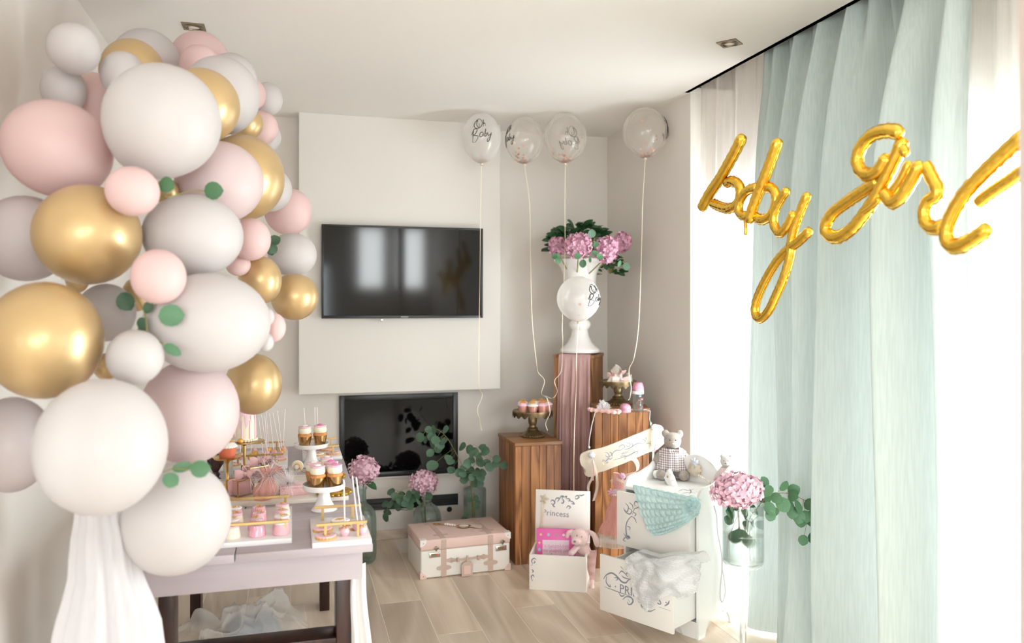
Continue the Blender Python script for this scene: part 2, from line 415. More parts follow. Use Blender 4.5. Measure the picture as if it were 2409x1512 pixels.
def mesh_from(bm, name, m, smooth=True, ang=40):
    bmesh.ops.recalc_face_normals(bm, faces=bm.faces)
    me = bpy.data.meshes.new(name); bm.to_mesh(me); bm.free()
    if m: me.materials.append(M[m] if isinstance(m, str) else m)
    if smooth:
        me.shade_smooth(); me.set_sharp_from_angle(angle=rad(ang))
    return me
def obj(name, bm, m, parent=None, smooth=True, ang=40, mtx=None):
    me = bm if isinstance(bm, bpy.types.Mesh) else mesh_from(bm, name, m, smooth, ang)
    o = bpy.data.objects.new(name, me); COL.objects.link(o)
    if parent: o.parent = parent
    if mtx: o.matrix_local = mtx
    return o
def tag(o, label, cat, group=None):
    o['label'] = label; o['category'] = cat
    if group: o['group'] = group
    return o
def thing(name, label, cat, loc=(0, 0, 0), rz=0., group=None, rot=None):
    o = bpy.data.objects.new(name, None); COL.objects.link(o); o.empty_display_size = .05
    o.location = loc; o.rotation_euler = rot if rot else (0, 0, rad(rz))
    return tag(o, label, cat, group)
def struct(name, bm, m, parent=None, smooth=False):
    o = obj(name, bm, m, parent, smooth)
    if not parent: o['kind'] = 'structure'
    return o
def kids(o): return [c for c in bpy.data.objects if c.parent == o]
CH_OF = {}
def dup(root, loc, rz=0., label=None, group=None, scale=None):
    r = root.copy(); COL.objects.link(r); r.location = loc; r.rotation_euler = (0, 0, rad(rz))
    if scale: r.scale = scale if isinstance(scale, (tuple, list)) else (scale,)*3
    if label: r['label'] = label
    if group: r['group'] = group
    ch = CH_OF.get(root.name)
    if ch is None:
        ch = [(c, list(c.children)) for c in root.children]; CH_OF[root.name] = ch
    for c, g in ch:
        cc = c.copy(); COL.objects.link(cc); cc.parent = r
        for d in g:
            dd = d.copy(); COL.objects.link(dd); dd.parent = cc
    return r
def BM(): return bmesh.new()
def text_bm(bm, txt, size, mtx, extrude=.0004, align='CENTER'):
    cu = bpy.data.curves.new('lettering', 'FONT'); cu.body = txt; cu.size = size; cu.extrude = extrude; cu.align_x = align; cu.resolution_u = 2
    ob = bpy.data.objects.new('lettering', cu); COL.objects.link(ob)
    dg = bpy.context.evaluated_depsgraph_get(); me = bpy.data.meshes.new_from_object(ob.evaluated_get(dg))
    me.transform(mtx @ R('X', 90)); bm.from_mesh(me)
    bpy.data.objects.remove(ob); bpy.data.curves.remove(cu); bpy.data.meshes.remove(me)
# ================================================================== ROOM
XL, XR, YB, ZC = -.76, 2.04, 4.90, 2.572
floor = BM(); box(floor, -3.4, 3.4, -9.15, 5.05, -.10, -.0012); floor = struct('floor', floor, 'grout')
PW, PL = .2055, 1.2
pm = BM(); box(pm, -PW/2+.0015, PW/2-.0015, -PL/2+.0015, PL/2-.0015, -.009, 0, .001, seg=1)
pm = mesh_from(pm, 'plank', 'plank', True)
ki = 0
for i in range(-6, 12):
    xc = .410 + PW*(i - .5)
    if xc < XL - .05 or xc > 2.4: continue
    off = [0, .47, .83, .25, .66][i % 5]
    y = 5.0 + PL/2 - off*PL
    while y - PL/2 > -.6:
        if y + PL/2 < 5.04 or True:
            o = obj('plank', pm, None, floor); o.location = (xc, y - PL/2 + .0, random.uniform(-.0003, .0))
            if y > 5.02:   # last piece at the back wall is cut short
                cut = 5.02 - (y - PL)
                if cut < .05: bpy.data.objects.remove(o); y -= PL; continue
                o.scale = (1, cut/PL, 1); o.location.y = (y - PL) + cut/2
            ki += 1
        y -= PL
b = BM(); box(b, -3.4, 2.03, -.6, 5.05, ZC, ZC+.1); box(b, 2.03, 2.75, 3.76, 5.05, ZC, ZC+.1); box(b, 2.03, 3.4, -.6, 1.1, ZC, ZC+.1); box(b, -3.4, 3.4, -.7, -.6, ZC, 3.6); box(b, -3.4, 3.4, -9.15, -.7, 3.5, 3.6)
box(b, 1.99, 2.75, 1.0, 3.86, ZC+.2, ZC+.3); box(b, 2.005, 2.03, 1.1, 3.76, ZC, ZC+.2)
ceiling = struct('ceiling', b, 'ceil')
b = BM(); box(b, 2.032, 2.30, 3.745, 3.759, ZC+.03, ZC+.2); struct('trim_pocket_shade', b, 'slot')  # sheet closing the curtain pocket, coloured dark for the shade inside
b = BM(); box(b, -.9, 2.75, YB, YB+.12, 0, ZC); struct('wall_back', b, 'wall')
b = BM(); box(b, XL-.12, XL, 1.5, YB, 0, ZC); box(b, -3.3, XL-.12, 1.5, 1.62, 0, ZC); box(b, -3.4, -3.3, -9.0, -3.3, 0, 3.5); box(b, -3.4, -3.3, -3.3, -.6, ZC, 3.5); box(b, -3.4, -3.3, -3.3, .3, 0, .26); box(b, -3.4, -3.3, -3.3, .3, 2.42, ZC); box(b, -3.4, -3.3, .3, 1.62, 0, ZC); struct('wall_left', b, 'wall')
b = BM()   # right wall: solid by the corner, then the window niche
box(b, XR, 2.35, 3.76, YB, 0, ZC)
box(b, 2.30, 2.42, 3.45, 3.76, 0, ZC+.2); box(b, 2.30, 2.42, 1.1, 3.45, 1.94, ZC+.2); box(b, 2.30, 2.42, .9, 1.1, 0, ZC+.2)
box(b, 2.42, 3.32, .9, 1.0, 0, ZC)
box(b, 3.20, 3.32, -9.0, -3.1, 0, 3.5); box(b, 3.20, 3.32, -3.1, -.6, ZC, 3.5); box(b, 3.20, 3.32, -3.1, -.1, 2.40, ZC); box(b, 3.20, 3.32, -3.1, -.1, 0, .28); box(b, 3.20, 3.32, -.1, .9, 0, ZC)
struct('wall_right', b, 'wall')
b = BM(); box(b, 1.131, 1.175, .80, 1.0, 0, ZC); struct('wall_pier', b, 'pier')
b = BM(); FX = [-3.4, -2.85, .85, 1.20, 1.27, 1.47, 2.11, 2.36, 3.05, 3.10, 3.16, 3.32]; F0, F1 = -9.12, -9.0
for i in range(0, 11, 2): box(b, FX[i], FX[i+1], F0, F1, 0, 3.5)
for i in range(1, 11, 2): box(b, FX[i], FX[i+1], F0, F1, 0, 1.85 if i > 1 else .28); box(b, FX[i], FX[i+1], F0, F1, 2.45 if i == 1 else 3.3, 3.5)
struct('wall_front', b, 'wall')
def window(name, axis, a0, a1, z0, z1, at, mull):
    """frame, mullions and a glass pane per light"""
    w = .05
    def bb(bm, p0, p1, q0, q1, d0=-.03, d1=.03):
        if axis == 'X': box(bm, at+d0, at+d1, p0, p1, q0, q1, .004)
        else: box(bm, p0, p1, at+d0, at+d1, q0, q1, .004)
    b = BM()
    bb(b, a0, a1, z0, z0+w); bb(b, a0, a1, z1-w, z1); bb(b, a0, a0+w, z0+w, z1-w); bb(b, a1-w, a1, z0+w, z1-w)
    o = struct(name, b, 'white')
    edges = [a0] + mull + [a1]
    for m_ in mull:
        c = BM(); bb(c, m_-w*.6, m_+w*.6, z0+w, z1-w); obj('mullion', c, 'white', o, False)
    for p, q in zip(edges, edges[1:]):
        c = BM(); bb(c, p+w*.5, q-w*.5, z0+w*.5, z1-w*.5, -.003, .003); obj('pane', c, 'pane', o, False)
    return o
window('window_1', 'X', 1.105, 3.445, .02, 1.935, 2.36, [1.9, 2.68])
window('window_2', 'X', -3.09, -.11, .29, 2.39, 3.26, [-2.1, -1.1])
window('window_8', 'X', -3.295, .295, .265, 2.415, -3.35, [-2.1, -.9])
window('window_7', 'Y', -2.845, .845, .285, 2.445, -9.06, [-1.6, -.4])  # unseen window added as the opening for the wide fill lamp
for i, n_ in ((3, 3), (5, 4), (7, 5), (9, 6)): window('window_%d' % n_, 'Y', FX[i]+.005, FX[i+1]-.005, 1.855, 3.295, -9.06, [])
b = BM(); box(b, XL, XR, YB-.012, YB, 0, .058, .002); struct('baseboard_back', b, 'plank')
b = BM(); box(b, XL, XL+.012, 1.5, YB-.012, 0, .058, .002); struct('baseboard_left', b, 'plank')
b = BM(); box(b, XR-.012, XR, 3.77, YB-.012, 0, .058, .002); struct('baseboard_right', b, 'plank')
# chimney breast panel that carries the television
b = BM(); box(b, .044, 1.257, 4.74, YB, .927, ZC, .003); struct('trim_chimney_panel', b, 'panel')
# ------------------------------------------------------------------ fireplace
t = thing('fireplace', 'black glass fronted fireplace insert set in the wall below the panel', 'fireplace', (.65, 4.9, .39))
b = BM(); W, H = .367, .507
for q in ((-W, -W+.03, 0, H), (W-.03, W, 0, H), (-W+.03, W-.03, H-.035, H), (-W+.03, W-.03, 0, .03)): box(b, q[0], q[1], -.02, .0, q[2], q[3], .002)
obj('frame', b, 'black', t)
b = BM(); box(b, -W+.03, W-.03, -.011, -.004, .03, H-.035); obj('glass_door', b, 'fireglass', t, False)
b = BM(); box(b, -W-.01, W+.01, -.012, 0, -.012, 0, .002); obj('sill', b, 'white', t)
t = thing('vent_slot', 'long black ventilation slot low in the wall under the fireplace', 'vent', (.62, 4.9, .185))
b = BM()
for q in ((-.4, .4, 0, .012), (-.4, .4, .058, .07), (-.4, -.39, .012, .058), (.39, .4, .012, .058)): box(b, q[0], q[1], -.008, 0, q[2], q[3])
obj('rim', b, 'black', t, False)
b = BM(); box(b, -.39, .39, -.003, -.001, .012, .058); obj('recess', b, M['black'], t, False)
b = BM(); box(b, -.39, .39, -.02, -.008, .028, .040, .002); obj('louvre', b, 'black', t, False)
b = BM(); lathe(b, [(0, .002), (.013, .002), (.015, .004), (.017, .002), (.016, -.002)], 20, R('X', 90)); o = obj('cable_hole', b, 'black'); o.location = (.965, 4.897, .158); tag(o, 'small round black hole in the wall right of the vent slot', 'hole')
# ------------------------------------------------------------------ television
t = thing('television', 'flat black television mounted on the cream chimney panel', 'television', (.652, 4.74, 1.37))
W, H = .481, .548
b = BM(); box(b, -W+.06, W-.06, -.02, 0, .08, H-.08); obj('wall_mount', b, 'black', t, False)
b = BM(); box(b, -W, W, -.048, -.02, 0, H, .004)
obj('housing', b, 'black', t)
b = BM()
for q in ((-W, -W+.012, 0, H), (W-.012, W, 0, H), (-W+.012, W-.012, H-.012, H), (-W+.012, W-.012, 0, .018)): box(b, q[0], q[1], -.054, -.048, q[2], q[3], .0015)
obj('bezel', b, 'black', t)
b = BM(); box(b, -W+.012, W-.012, -.051, -.0485, .018, H-.012); obj('screen', b, 'screen', t, False)
b = BM(); box(b, -.022, .022, -.0555, -.054, .005, .011); obj('badge', b, 'grey', t, False)
b = BM(); box(b, -.141, -.125, -.05, -.03, -.018, .0, .002); obj('sensor', b, 'chrome', t)
# ------------------------------------------------------------------ recessed ceiling spotlights
def downlight(px, py, rz, label):
    p = PZc(px, py, ZC)
    t = thing('downlight', label, 'ceiling light', (p.x, p.y, ZC), rz, 'recessed ceiling spotlights')
    b = BM(); s = .043
    box(b, -s, s, -s, -.027, -.004, 0); box(b, -s, s, .027, s, -.004, 0); box(b, -s, -.027, -.027, .027, -.004, 0); box(b, .027, s, -.027, .027, -.004, 0)
    obj('bezel', b, 'nickel', t, False)
    b = BM(); lathe(b, [(.036, -.0055), (.036, -.004), (.029, -.0055), (.026, -.009), (.024, -.006), (.024, -.001)], 28); obj('ring', b, 'nickel', t)
    b = BM(); lathe(b, [(0, -.0075), (.012, -.007), (.0235, -.004), (.0235, -.001), (0, -.001)], 24); obj('lamp', b, 'lamp', t)
downlight(456, 62, 0, 'square nickel spotlight in the ceiling above the balloons')
downlight(1716, 101, 38, 'square nickel spotlight in the ceiling near the curtain')
# ------------------------------------------------------------------ curtains
KN = [(1.975, 2.035), (2.02, 2.02), (2.06, 2.005), (2.13, 2.055), (2.20, 1.965), (2.30, 2.085), (2.40, 2.075), (2.505, 1.965), (2.58, 2.06), (2.665, 1.955), (2.74, 2.075), (2.83, 1.975), (2.92, 2.075), (3.06, 2.0), (3.12, 2.04), (3.165, 2.03)]
def teal(u, v):
    y = lerp(1.985, 3.165, u); z = lerp(.015, ZC+.12, v)
    base = interp(KN, y)
    k = max(0., (z - 1.7) / (ZC - 1.7)); k = k*k
    base = 2.03 + 1.7*(base - 2.03)
    pleat = .026*math.sin(y*84 + 2.2*math.sin(y*13)) * max(0, (z-1.85)/.72)**1.2
    base += .011*math.sin(y*47 + z*.7) + .004*math.sin(y*83 - z*1.3)
    xt = 2.085 + .30*(base - 2.03) + pleat
    x = lerp(base + .012*math.sin(z*2.3 + y*9)*(1 - k), xt, k) - .03*max(0, (.35 - z))/.35*(.4 + .6*math.sin(y*17))
    yy = y + .03*(1 - v)*math.sin(y*21)*.5 - .42*(base - 2.03)*min(1, 4*u, 4*(1-u))*(1 - .5*k)
    return Vector((x, yy, z))
b = BM(); grid(b, teal, 320, 34)
tag(obj('sage_curtain', b, 'teal', ang=180), 'sage green linen curtain panel hanging in front of the white sheer', 'curtain')
def sheer(u, v):
    y = lerp(1.06, 3.70, u); z = lerp(.012, ZC+.12, v)
    e = max(0, (y - 3.0)/.42); e = e*e*(3-2*e) if e < 1 else 1
    f = .022*math.sin(y*34 + 1.3*math.sin(y*7.1)) + .010*math.sin(y*71+1)
    f += .012*math.sin(y*120)*max(0, (z-2.1)/.5)
    x = 2.17 + f*(1 - .4*e) - .105*e - .02*e*(1-v)
    yy = y + e*.10*(1 - v)**1.3
    if z < 1.9: x -= e*.02*(1 - z/1.9)
    return Vector((x, yy, z))
b = BM(); grid(b, sheer, 330, 26)
tag(obj('sheer_curtain', b, 'sheer', ang=180), 'long translucent white sheer curtain covering the bright window', 'curtain')
# ================================================================== TABLE
TZ = .75
t = thing('table', 'taupe oak extending dining table with dark legs under the sweets', 'table', (-.132, 3.17, 0))
b = BM(); box(b, -.362, -.0195, -.86, .86, TZ-.024, TZ, .002); obj('table_board', b, 'tabletop', t)
b = BM(); box(b, -.017, .361, -.86, .86, TZ-.024, TZ, .002); obj('table_board', b, 'tabletop', t)
b = BM(); box(b, -.337, .334, -.832, -.81, .641, TZ-.0245, .002); obj('apron', b, 'tabletop', t)
b = BM(); box(b, -.337, .334, .81, .832, .641, TZ-.0245, .002); obj('apron', b, 'tabletop', t)
b = BM(); box(b, .312, .334, -.81, .81, .641, TZ-.0245, .002); obj('side_apron', b, 'tabletop', t)
b = BM(); box(b, -.337, -.315, -.81, .81, .641, TZ-.0245, .002); obj('side_apron', b, 'tabletop', t)
for x0, x1, y0, y1 in ((.263, .308, -.75, -.65), (-.231, -.190, -.75, -.65), (.263, .308, .65, .75), (-.308, -.263, .65, .75), (-.310, -.268, -.79, -.70)):
    b = BM(); box(b, x0, x1, y0, y1, 0, .7255, .003); obj('leg', b, 'darkwood', t)
b = BM(); box(b, -.190, .263, -.75, -.652, .40, .443, .003); obj('stretcher', b, 'darkwood', t)
# white cloths hanging at the table's near end, tulle bundle on the floor
def hang(name, label, cat, x, y, z0, z1, w0, w1, m, folds=5, depth=.02, skew=0., ph=0., drift=0.):
    b = BM()
    def f(u, v):
        z = lerp(z0, z1, v); w = lerp(w0, w1, v); a = u - .5
        return Vector((a*w + skew*(1-v) + .003*math.sin(z*20), depth*lerp(1, .4, v)*math.sin(a*folds*2*PI + ph + z*2) + drift*(1-v), z))
    grid(b, f, 60, 24); o = obj(name, b, m, ang=180); o.location = (x, y, 0)
    return tag(o, label, cat)
hang('table_cloth_drape', 'white cloth hanging from under the right front corner of the table', 'cloth', .192, 2.42, .02, .66, .10, .05, 'whitecloth', 2, .012, .02)
hang('white_ribbon', 'narrow white ribbon hanging below the table beside the dark leg', 'ribbon', -.402, 2.33, .05, .68, .035, .028, 'whitecloth', 1, .008)
b = BM()
def col(u, v):
    a = u*2*PI; z = lerp(.0, 1.01, v)
    r = interp([(0, .21), (.45, .135), (.7, .098), (.88, .062), (1.01, .045)], z)
    r *= 1 + .16*math.sin(a*7 + z*1.5)*(1.1 - v*.6) + .06*math.sin(a*16 + 1)
    return Vector((r*math.cos(a) + .02*math.sin(z*3), r*math.sin(a), z))
grid(b, col, 110, 26, True); o = obj('tulle_column', b, 'tulle', ang=180); o.location = (-.41, 1.93, 0)
tag(o, 'white tulle gathered under the balloons and falling to the floor', 'tulle')
# crumpled tulle under the table
b = BM()
def crum(u, v):
    x = lerp(-.26, .22, u); y = lerp(-.17, .19, v)
    n1 = noise.noise(Vector((x*9, y*9, 1.7))); n2 = noise.noise(Vector((x*22, y*22, 5.1)))
    edge = min(1, 4*u, 4*(1-u), 4*v, 4*(1-v))
    h = edge*(.056 + .03*n1 + .075*(1 - abs(noise.noise(Vector((x*13 + y*5, y*9, 3.3)))))**4 + .012*abs(n2)) + .006
    return Vector((x + .05*n2*edge + (.5 - v)*.08 + .12*(u - .5)*v, y + .25*(u - .5) + .05*n1, max(.004, h)))
grid(b, crum, 110, 90); o = obj('tulle_bundle', b, 'tulle_thin', ang=180); o.location = (-.18, 3.62, 0)
tag(o, 'crumpled sheer white tulle lying on the floor under the table', 'tulle')
b = BM(); box(b, -.11, .11, -.09, .09, 0, .03, .006, R('Z', 8)); box(b, -.10, .09, -.08, .085, .0302, .05, .006, R('Z', 3)); o = obj('folded_cloth', b, 'bluecloth'); o.location = (-.16, 3.66, 0)
tag(o, 'folded grey blue cloth on the floor beneath the tulle', 'cloth')
# ================================================================== BALLOON GARLAND
def egg(n=40, m=24):
    b = BM(); pr = []
    for i in range(m):
        f = PI*i/(m-1)*.955
        r = math.sin(f); z = math.cos(f)
        if z < 0: r *= 1 - .10*z*z; z *= 1.10
        pr.append((r if i else 0, z))
    pr += [(.055, -1.12), (.05, -1.15), (.075, -1.18), (.05, -1.19), (0, -1.185)]
    lathe(b, pr, n); return b
EGG = {k: mesh_from(egg(), 'balloon', m, ang=180) for k, m in dict(w='whiteball', p='pinkball', g='goldball', l='lilacball', q='paleball').items()}
BAL = [
('w',174,115,66,62,2.05,'small white balloon at the top left end of the garland'),
('w',150,212,56,58,2.145,'white balloon half hidden just under the topmost left white one'),
('g',312,172,80,82,2.413,'gold balloon peeking out as an arc at the garland top'),
('w',345,150,85,83,2.65,'white balloon behind the topmost gold arc'),
('w',290,178,56,58,2.15,'white balloon in front of the topmost gold arc'),
('p',470,147,73,75,2.854,'pink balloon nearest the ceiling spotlight'),
('p',470,154,49,50,2.6,'small pink balloon nested in front of the highest pink one'),
('w',520,225,93,94,2.45,'large white balloon behind the gold one at upper right'),
('w',545,190,62,66,2.766,'white balloon just showing at the upper right shoulder of the garland'),
('g',475,248,92,89,2.2,'gold balloon directly behind the large upper white one'),
('w',385,280,135,138,1.92,'large round white balloon at the upper front of the garland'),
('p',136,351,138,114,1.95,'largest pink balloon at the far left edge'),
('p',217,242,82,73,2.292,'pink balloon tucked between large pink and upper white ones'),
('w',628,233,38,40,3.021,'small white balloon sticking out at upper right against the ceiling'),
('p',590,222,36,40,2.91,'small pink balloon mostly hidden beside the upper right white ones'),
('g',575,290,45,41,2.7,'small gold balloon under the upper right white ones'),
('p',615,300,40,40,2.9,'small pink balloon right of the small upper gold one'),
('w',620,322,42,42,3.1,'small white balloon under the small pink one at right edge'),
('g',572,418,100,101,2.45,'large gold balloon behind the pink one on the right side'),
('q',517,428,106,96,2.171,'large pink balloon with a green leaf lying on it'),
('w',630,445,58,54,2.75,'white sliver of balloon right of the large gold one'),
('p',678,497,57,56,2.95,'pink balloon at the right edge above the television corner'),
('p',312,450,66,59,1.793,'small pink balloon under the large upper white one'),
('g',207,552,133,118,1.847,'large gold balloon at middle left, upper of the two big gold ones'),
('w',455,554,121,97,2.0,'large white balloon at the centre of the garland'),
('l',60,561,115,101,1.954,'shaded greyish white balloon cut by the left frame edge behind gold'),
('p',590,563,48,50,2.3,'pink balloon right of the central white one'),
('p',560,622,30,27,2.334,'tiny pink balloon under the central white one'),
('w',688,599,58,51,2.75,'white balloon next to the television left edge'),
('g',612,659,52,57,2.416,'gold balloon left of the one touching the television'),
('g',693,698,57,55,2.65,'gold balloon furthest right, beside the television'),
('p',373,651,67,65,1.78,'small pink balloon in front, between two large white ones'),
('w',490,759,151,117,1.925,'widest white balloon, egg shaped, at the lower centre'),
('g',105,800,147,138,1.72,'biggest gold balloon at the lower left frame edge'),
('w',250,735,73,68,2.0,'shaded white balloon between the two big gold ones and leaves'),
('w',318,840,70,65,1.76,'small white balloon right of the biggest gold one'),
('q',447,968,120,123,1.994,'large pale pink balloon above the table corner'),
('w',240,1050,162,162,1.62,'biggest white balloon at the front, above the tulle'),
('w',413,1219,136,134,1.82,'lowest white balloon, hanging in front of the table edge'),
('p',338,1212,68,72,2.1,'pink balloon peeking out left behind the lowest white one'),
('l',28,1045,104,113,1.87,'shaded lilac white balloon at the lower left frame edge'),
('g',597,903,68,72,2.6,'gold balloon hanging above the cake'),
('p',645,770,28,34,2.12,'small pink balloon behind the widest white one at right'),
('w',625,805,20,22,2.02,'tiny white balloon at lower right rim of the widest white one'),
('w',626,745,20,22,2.02,'tiny white balloon at upper right rim of the widest white one'),
('g',182,655,30,34,2.15,'dark gold filler balloon between the two biggest gold ones'),
('g',322,692,36,40,2.15,'small gold filler balloon behind the little pink one'),
('g',250,862,32,32,2.1,'small gold filler balloon behind the little white one'),
('g',394,452,30,32,2.079,'small gold filler balloon behind the upper leaves'),
]
for c, px, py, rx, ry, tt, lab in BAL:
    p = P(px, py, tt); u = (px-1204.5)/F; v = (HOR-py)/F
    sx = rx*tt/F/math.sqrt(1+u*u); sy = ry*tt/F/math.sqrt(1+v*v)
    o = bpy.data.objects.new('balloon', EGG[c]); COL.objects.link(o)
    d = (p - Vector((0, 0, CH))).normalized(); X = d.cross(Vector((0, 0, 1))).normalized(); Z = -d; Y = Z.cross(X)
    rot = Matrix((X, Y, Z)).transposed().to_4x4()
    if (px, py) == (136, 351): rot = rot @ R('Z', -24)
    if (px, py) == (385, 280):   # its neck points down to the lower left
        nz = (Y*.86 + X*.45 + Z*.2).normalized(); nx = d.cross(nz).normalized(); ny = nz.cross(nx)
        rot = Matrix((nx, ny, nz)).transposed().to_4x4(); p = p - nz*.004
        sx = sy = sy*.97
    o.matrix_world = T(p) @ rot @ S(sx, sy, (sx+sy)/2)
    tag(o, lab, 'balloon', 'balloons of the garland')
# ------------------------------------------------------------------ leaves
def leaf_mesh(mname, w=.86, point=.12, n=5, fold=.16, curl=.12):
    b = BM(); ys = []
    L = [0, .1, .28, .5, .72, .9, 1.0]
    W = [0.02, .28, .44, .5, .45, .26, point*.2]
    rows = []
    for x, hw in zip(L, W):
        hw *= w; z0 = -curl*x*x
        rows.append([b.verts.new((x, yy*hw, z0 + fold*abs(yy)*hw)) for yy in (-1, -.5, 0, .5, 1)])
    for A, B_ in zip(rows, rows[1:]):
        for i in range(4): b.faces.new((A[i], A[i+1], B_[i+1], B_[i]))
    return mesh_from(b, 'leaf', mname, ang=180)
LEAF = {'round': leaf_mesh('leaf', .92), 'mid': leaf_mesh('leaf_mid', .95), 'dark': leaf_mesh('leaf_dark', .6, fold=.25), 'long': leaf_mesh('leaf', .55)}
def put_leaf(parent, kind, base, dirv, normal, length, name='leaf'):
    x = Vector(dirv).normalized(); z = (Vector(normal) - x*x.dot(Vector(normal)))
    if z.length < 1e-4: z = x.orthogonal()
    z.normalize(); y = z.cross(x)
    m = Matrix((x, y, z)).transposed().to_4x4()
    o = bpy.data.objects.new(name, LEAF[kind] if isinstance(kind, str) else kind); COL.objects.link(o); o.parent = parent
    o.matrix_local = T(Vector(base)) @ m @ S(length, length, length)
    return o
RIGHT = Vector((CT, -ST, 0)); AXIS = Vector((ST, CT, 0)); UP = Vector((0, 0, 1))
def sprig(label, stem_px, leaves, kind='round', name='eucalyptus_sprig', stem='stem', r=.0014, group=None):
    """stem through (px,py,t) points; leaves = (px,py,t, angle deg in the picture, length m[, kind])"""
    w = [P(*s) for s in stem_px]; o0 = w[0]
    t = thing(name, label, 'leaf sprig' if not group else 'leaf sprig', o0, 0, group)
    b = BM(); tube(b, [q - o0 for q in cr(w, 5)], r, 6); obj('stem', b, stem, t)
    for i, lf in enumerate(leaves):
        px, py, tt, a, ln = lf[:5]; kd = lf[5] if len(lf) > 5 else kind
        base = P(px, py, tt) - o0; dv = RIGHT*math.cos(rad(a)) + UP*math.sin(rad(a)) + AXIS*random.uniform(-.25, .25)
        nn = -AXIS + RIGHT*random.uniform(-.5, .5) + UP*random.uniform(-.1, .5)
        put_leaf(t, kd, base, dv, nn, ln)
    return t
sprig('pair of green leaves under the large upper white balloon', [(330, 505, 1.88), (375, 465, 1.87), (405, 462, 1.88), (450, 448, 1.98), (483, 449, 2.0)],
      [(410, 443, 1.83, 155, .042), (480, 449, 1.98, 0, .050)])
sprig('dark green leaf cluster against the white balloon by the television', [(632, 570, 2.62), (640, 574, 2.61)],
      [(633, 574, 2.61, 35, .042, 'mid'), (634, 576, 2.60, -50, .034, 'mid'), (636, 580, 2.61, -80, .03, 'mid')])
sprig('trailing sprig of green leaves across the widest white balloon', [(323, 700, 1.84), (342, 742, 1.80), (350, 790, 1.78), (385, 808, 1.77)],
      [(372, 744, 1.765, 4, .055), (386, 810, 1.77, -32, .044, 'long'), (342, 748, 1.80, -120, .036, 'mid'), (340, 735, 1.81, 50, .03, 'mid'), (330, 770, 1.82, -100, .03, 'long'), (285, 688, 1.88, -62, .048, 'mid')])
sprig('three green leaves between the two lowest white balloons', [(385, 1110, 1.72), (410, 1102, 1.70), (450, 1105, 1.69)],
      [(404, 1104, 1.70, 12, .042, 'long'), (447, 1106, 1.685, 8, .042), (385, 1118, 1.70, -38, .036)])
# ================================================================== FLOATING CONFETTI BALLOONS
LET = [  # brush lettering of the two words, in units of the balloon radii
 [(330,335),(302,360),(296,398),(325,420),(363,405),(380,362),(356,323),(326,325),(310,345)], [(326,345),(322,385),(350,415),(345,372)],
 [(392,330),(388,402)], [(389,378),(404,365),(413,395)],
 [(296,425),(281,541)], [(276,475),(299,426),(330,431),(315,464),(296,480),(336,486),(330,515),(302,540),(277,536)],
 [(386,455),(361,460),(355,490),(374,491),(388,462),(390,487)], [(411,424),(401,486),(421,478),(418,460),(405,467)],
 [(430,455),(436,481),(455,470),(471,453)], [(466,455),(447,520),(430,531),(432,508),(472,468)]]
def confetti_balloon(px, py, tt, rx, rz, face, label, ribbon, rt, skin='cballoon', nconf=40, extra=6, seed=0, knot_px=None):
    rng = random.Random(seed)
    c = P(px, py, tt)
    if c.z + rz > ZC - .002: c.z = ZC - .002 - rz
    bearing = math.atan2(c.x, c.y)
    t = thing('confetti_balloon', label, 'balloon', c, 0, 'clear confetti balloons on ribbons')
    def rr(f):
        r = math.sin(f); z = math.cos(f)
        if z < 0: r *= 1 - .13*z*z
        return rx*r, rz*z
    pr = [rr(PI*i/27) for i in range(1, 27)]
    b = BM(); lathe(b, [(0, rz)] + pr + [(.008, -rz*1.0), (.007, -rz*1.03)], 40); obj('skin', b, skin, t, ang=180)
    b = BM(); lathe(b, [(0, -rz*1.0), (.009, -rz*1.02), (.006, -rz*1.06), (.012, -rz*1.09), (0, -rz*1.09)], 10); obj('knot', b, 'ribbon', t)
    b = BM()
    for s in LET:
        pts = []
        for q_ in cr([(x, y, 0) for x, y in s], 4):
            x, y = q_.x, q_.y
            az = (x-372)/190*1.02 + rad(face); el = (495-y-25)/235*1.05
            cr_, cz = math.cos(el), math.sin(el)
            r0 = rx*cr_*(1 - (.13*cz*cz if cz < 0 else 0))*1.004
            a = az - bearing
            pts.append(Vector((r0*math.sin(a), -r0*math.cos(a), rz*cz*1.004)))
        w = [.0011 + .0012*abs(math.sin(1.3 + 2.2*i/len(pts))) for i in range(len(pts))]
        tube(b, pts, w, 5)
    obj('lettering', b, 'inkdark', t)
    b = BM()
    nconf *= 2; extra = int(extra*1.5)
    for i in range(nconf + extra):
        if i < nconf: f = PI - abs(rng.gauss(0, .34)); a = rng.uniform(0, 2*PI); k = rng.uniform(.93, .985)
        else: f = rng.uniform(1.3, 2.7); a = rng.uniform(0, 2*PI); k = .985
        r, z = rr(min(f, PI-.02)); p = Vector((r*math.cos(a), r*math.sin(a), z))*k
        nrm = Vector((math.cos(a)*math.sin(f), math.sin(a)*math.sin(f), math.cos(f))) + Vector((rng.gauss(0, .2), rng.gauss(0, .2), rng.gauss(0, .2)))
        q = nrm.to_track_quat('Z', 'Y').to_matrix().to_4x4()
        bmesh.ops.create_circle(b, cap_ends=True, segments=9, radius=.0068, matrix=T(p) @ q)
    o = obj('confetti', b, 'confetti', t, False); o['kind'] = 'stuff'
    b = BM(); pts = [P(x, y, lerp(tt, rt, min(1, i/2))) - c for i, (x, y) in enumerate(ribbon)]
    pts[0] = Vector((0, 0, -rz*1.07))
    pts = cr(pts, 7)
    rows = []
    for i, p in enumerate(pts):
        tw = .5*math.sin(i*.35); side = RIGHT*math.cos(tw) + AXIS*math.sin(tw)
        rows.append((b.verts.new(p - side*.0017), b.verts.new(p + side*.0017)))
    for A, B_ in zip(rows, rows[1:]): b.faces.new((A[0], A[1], B_[1], B_[0]))
    obj('ribbon', b, 'ribbon', t)
    return t
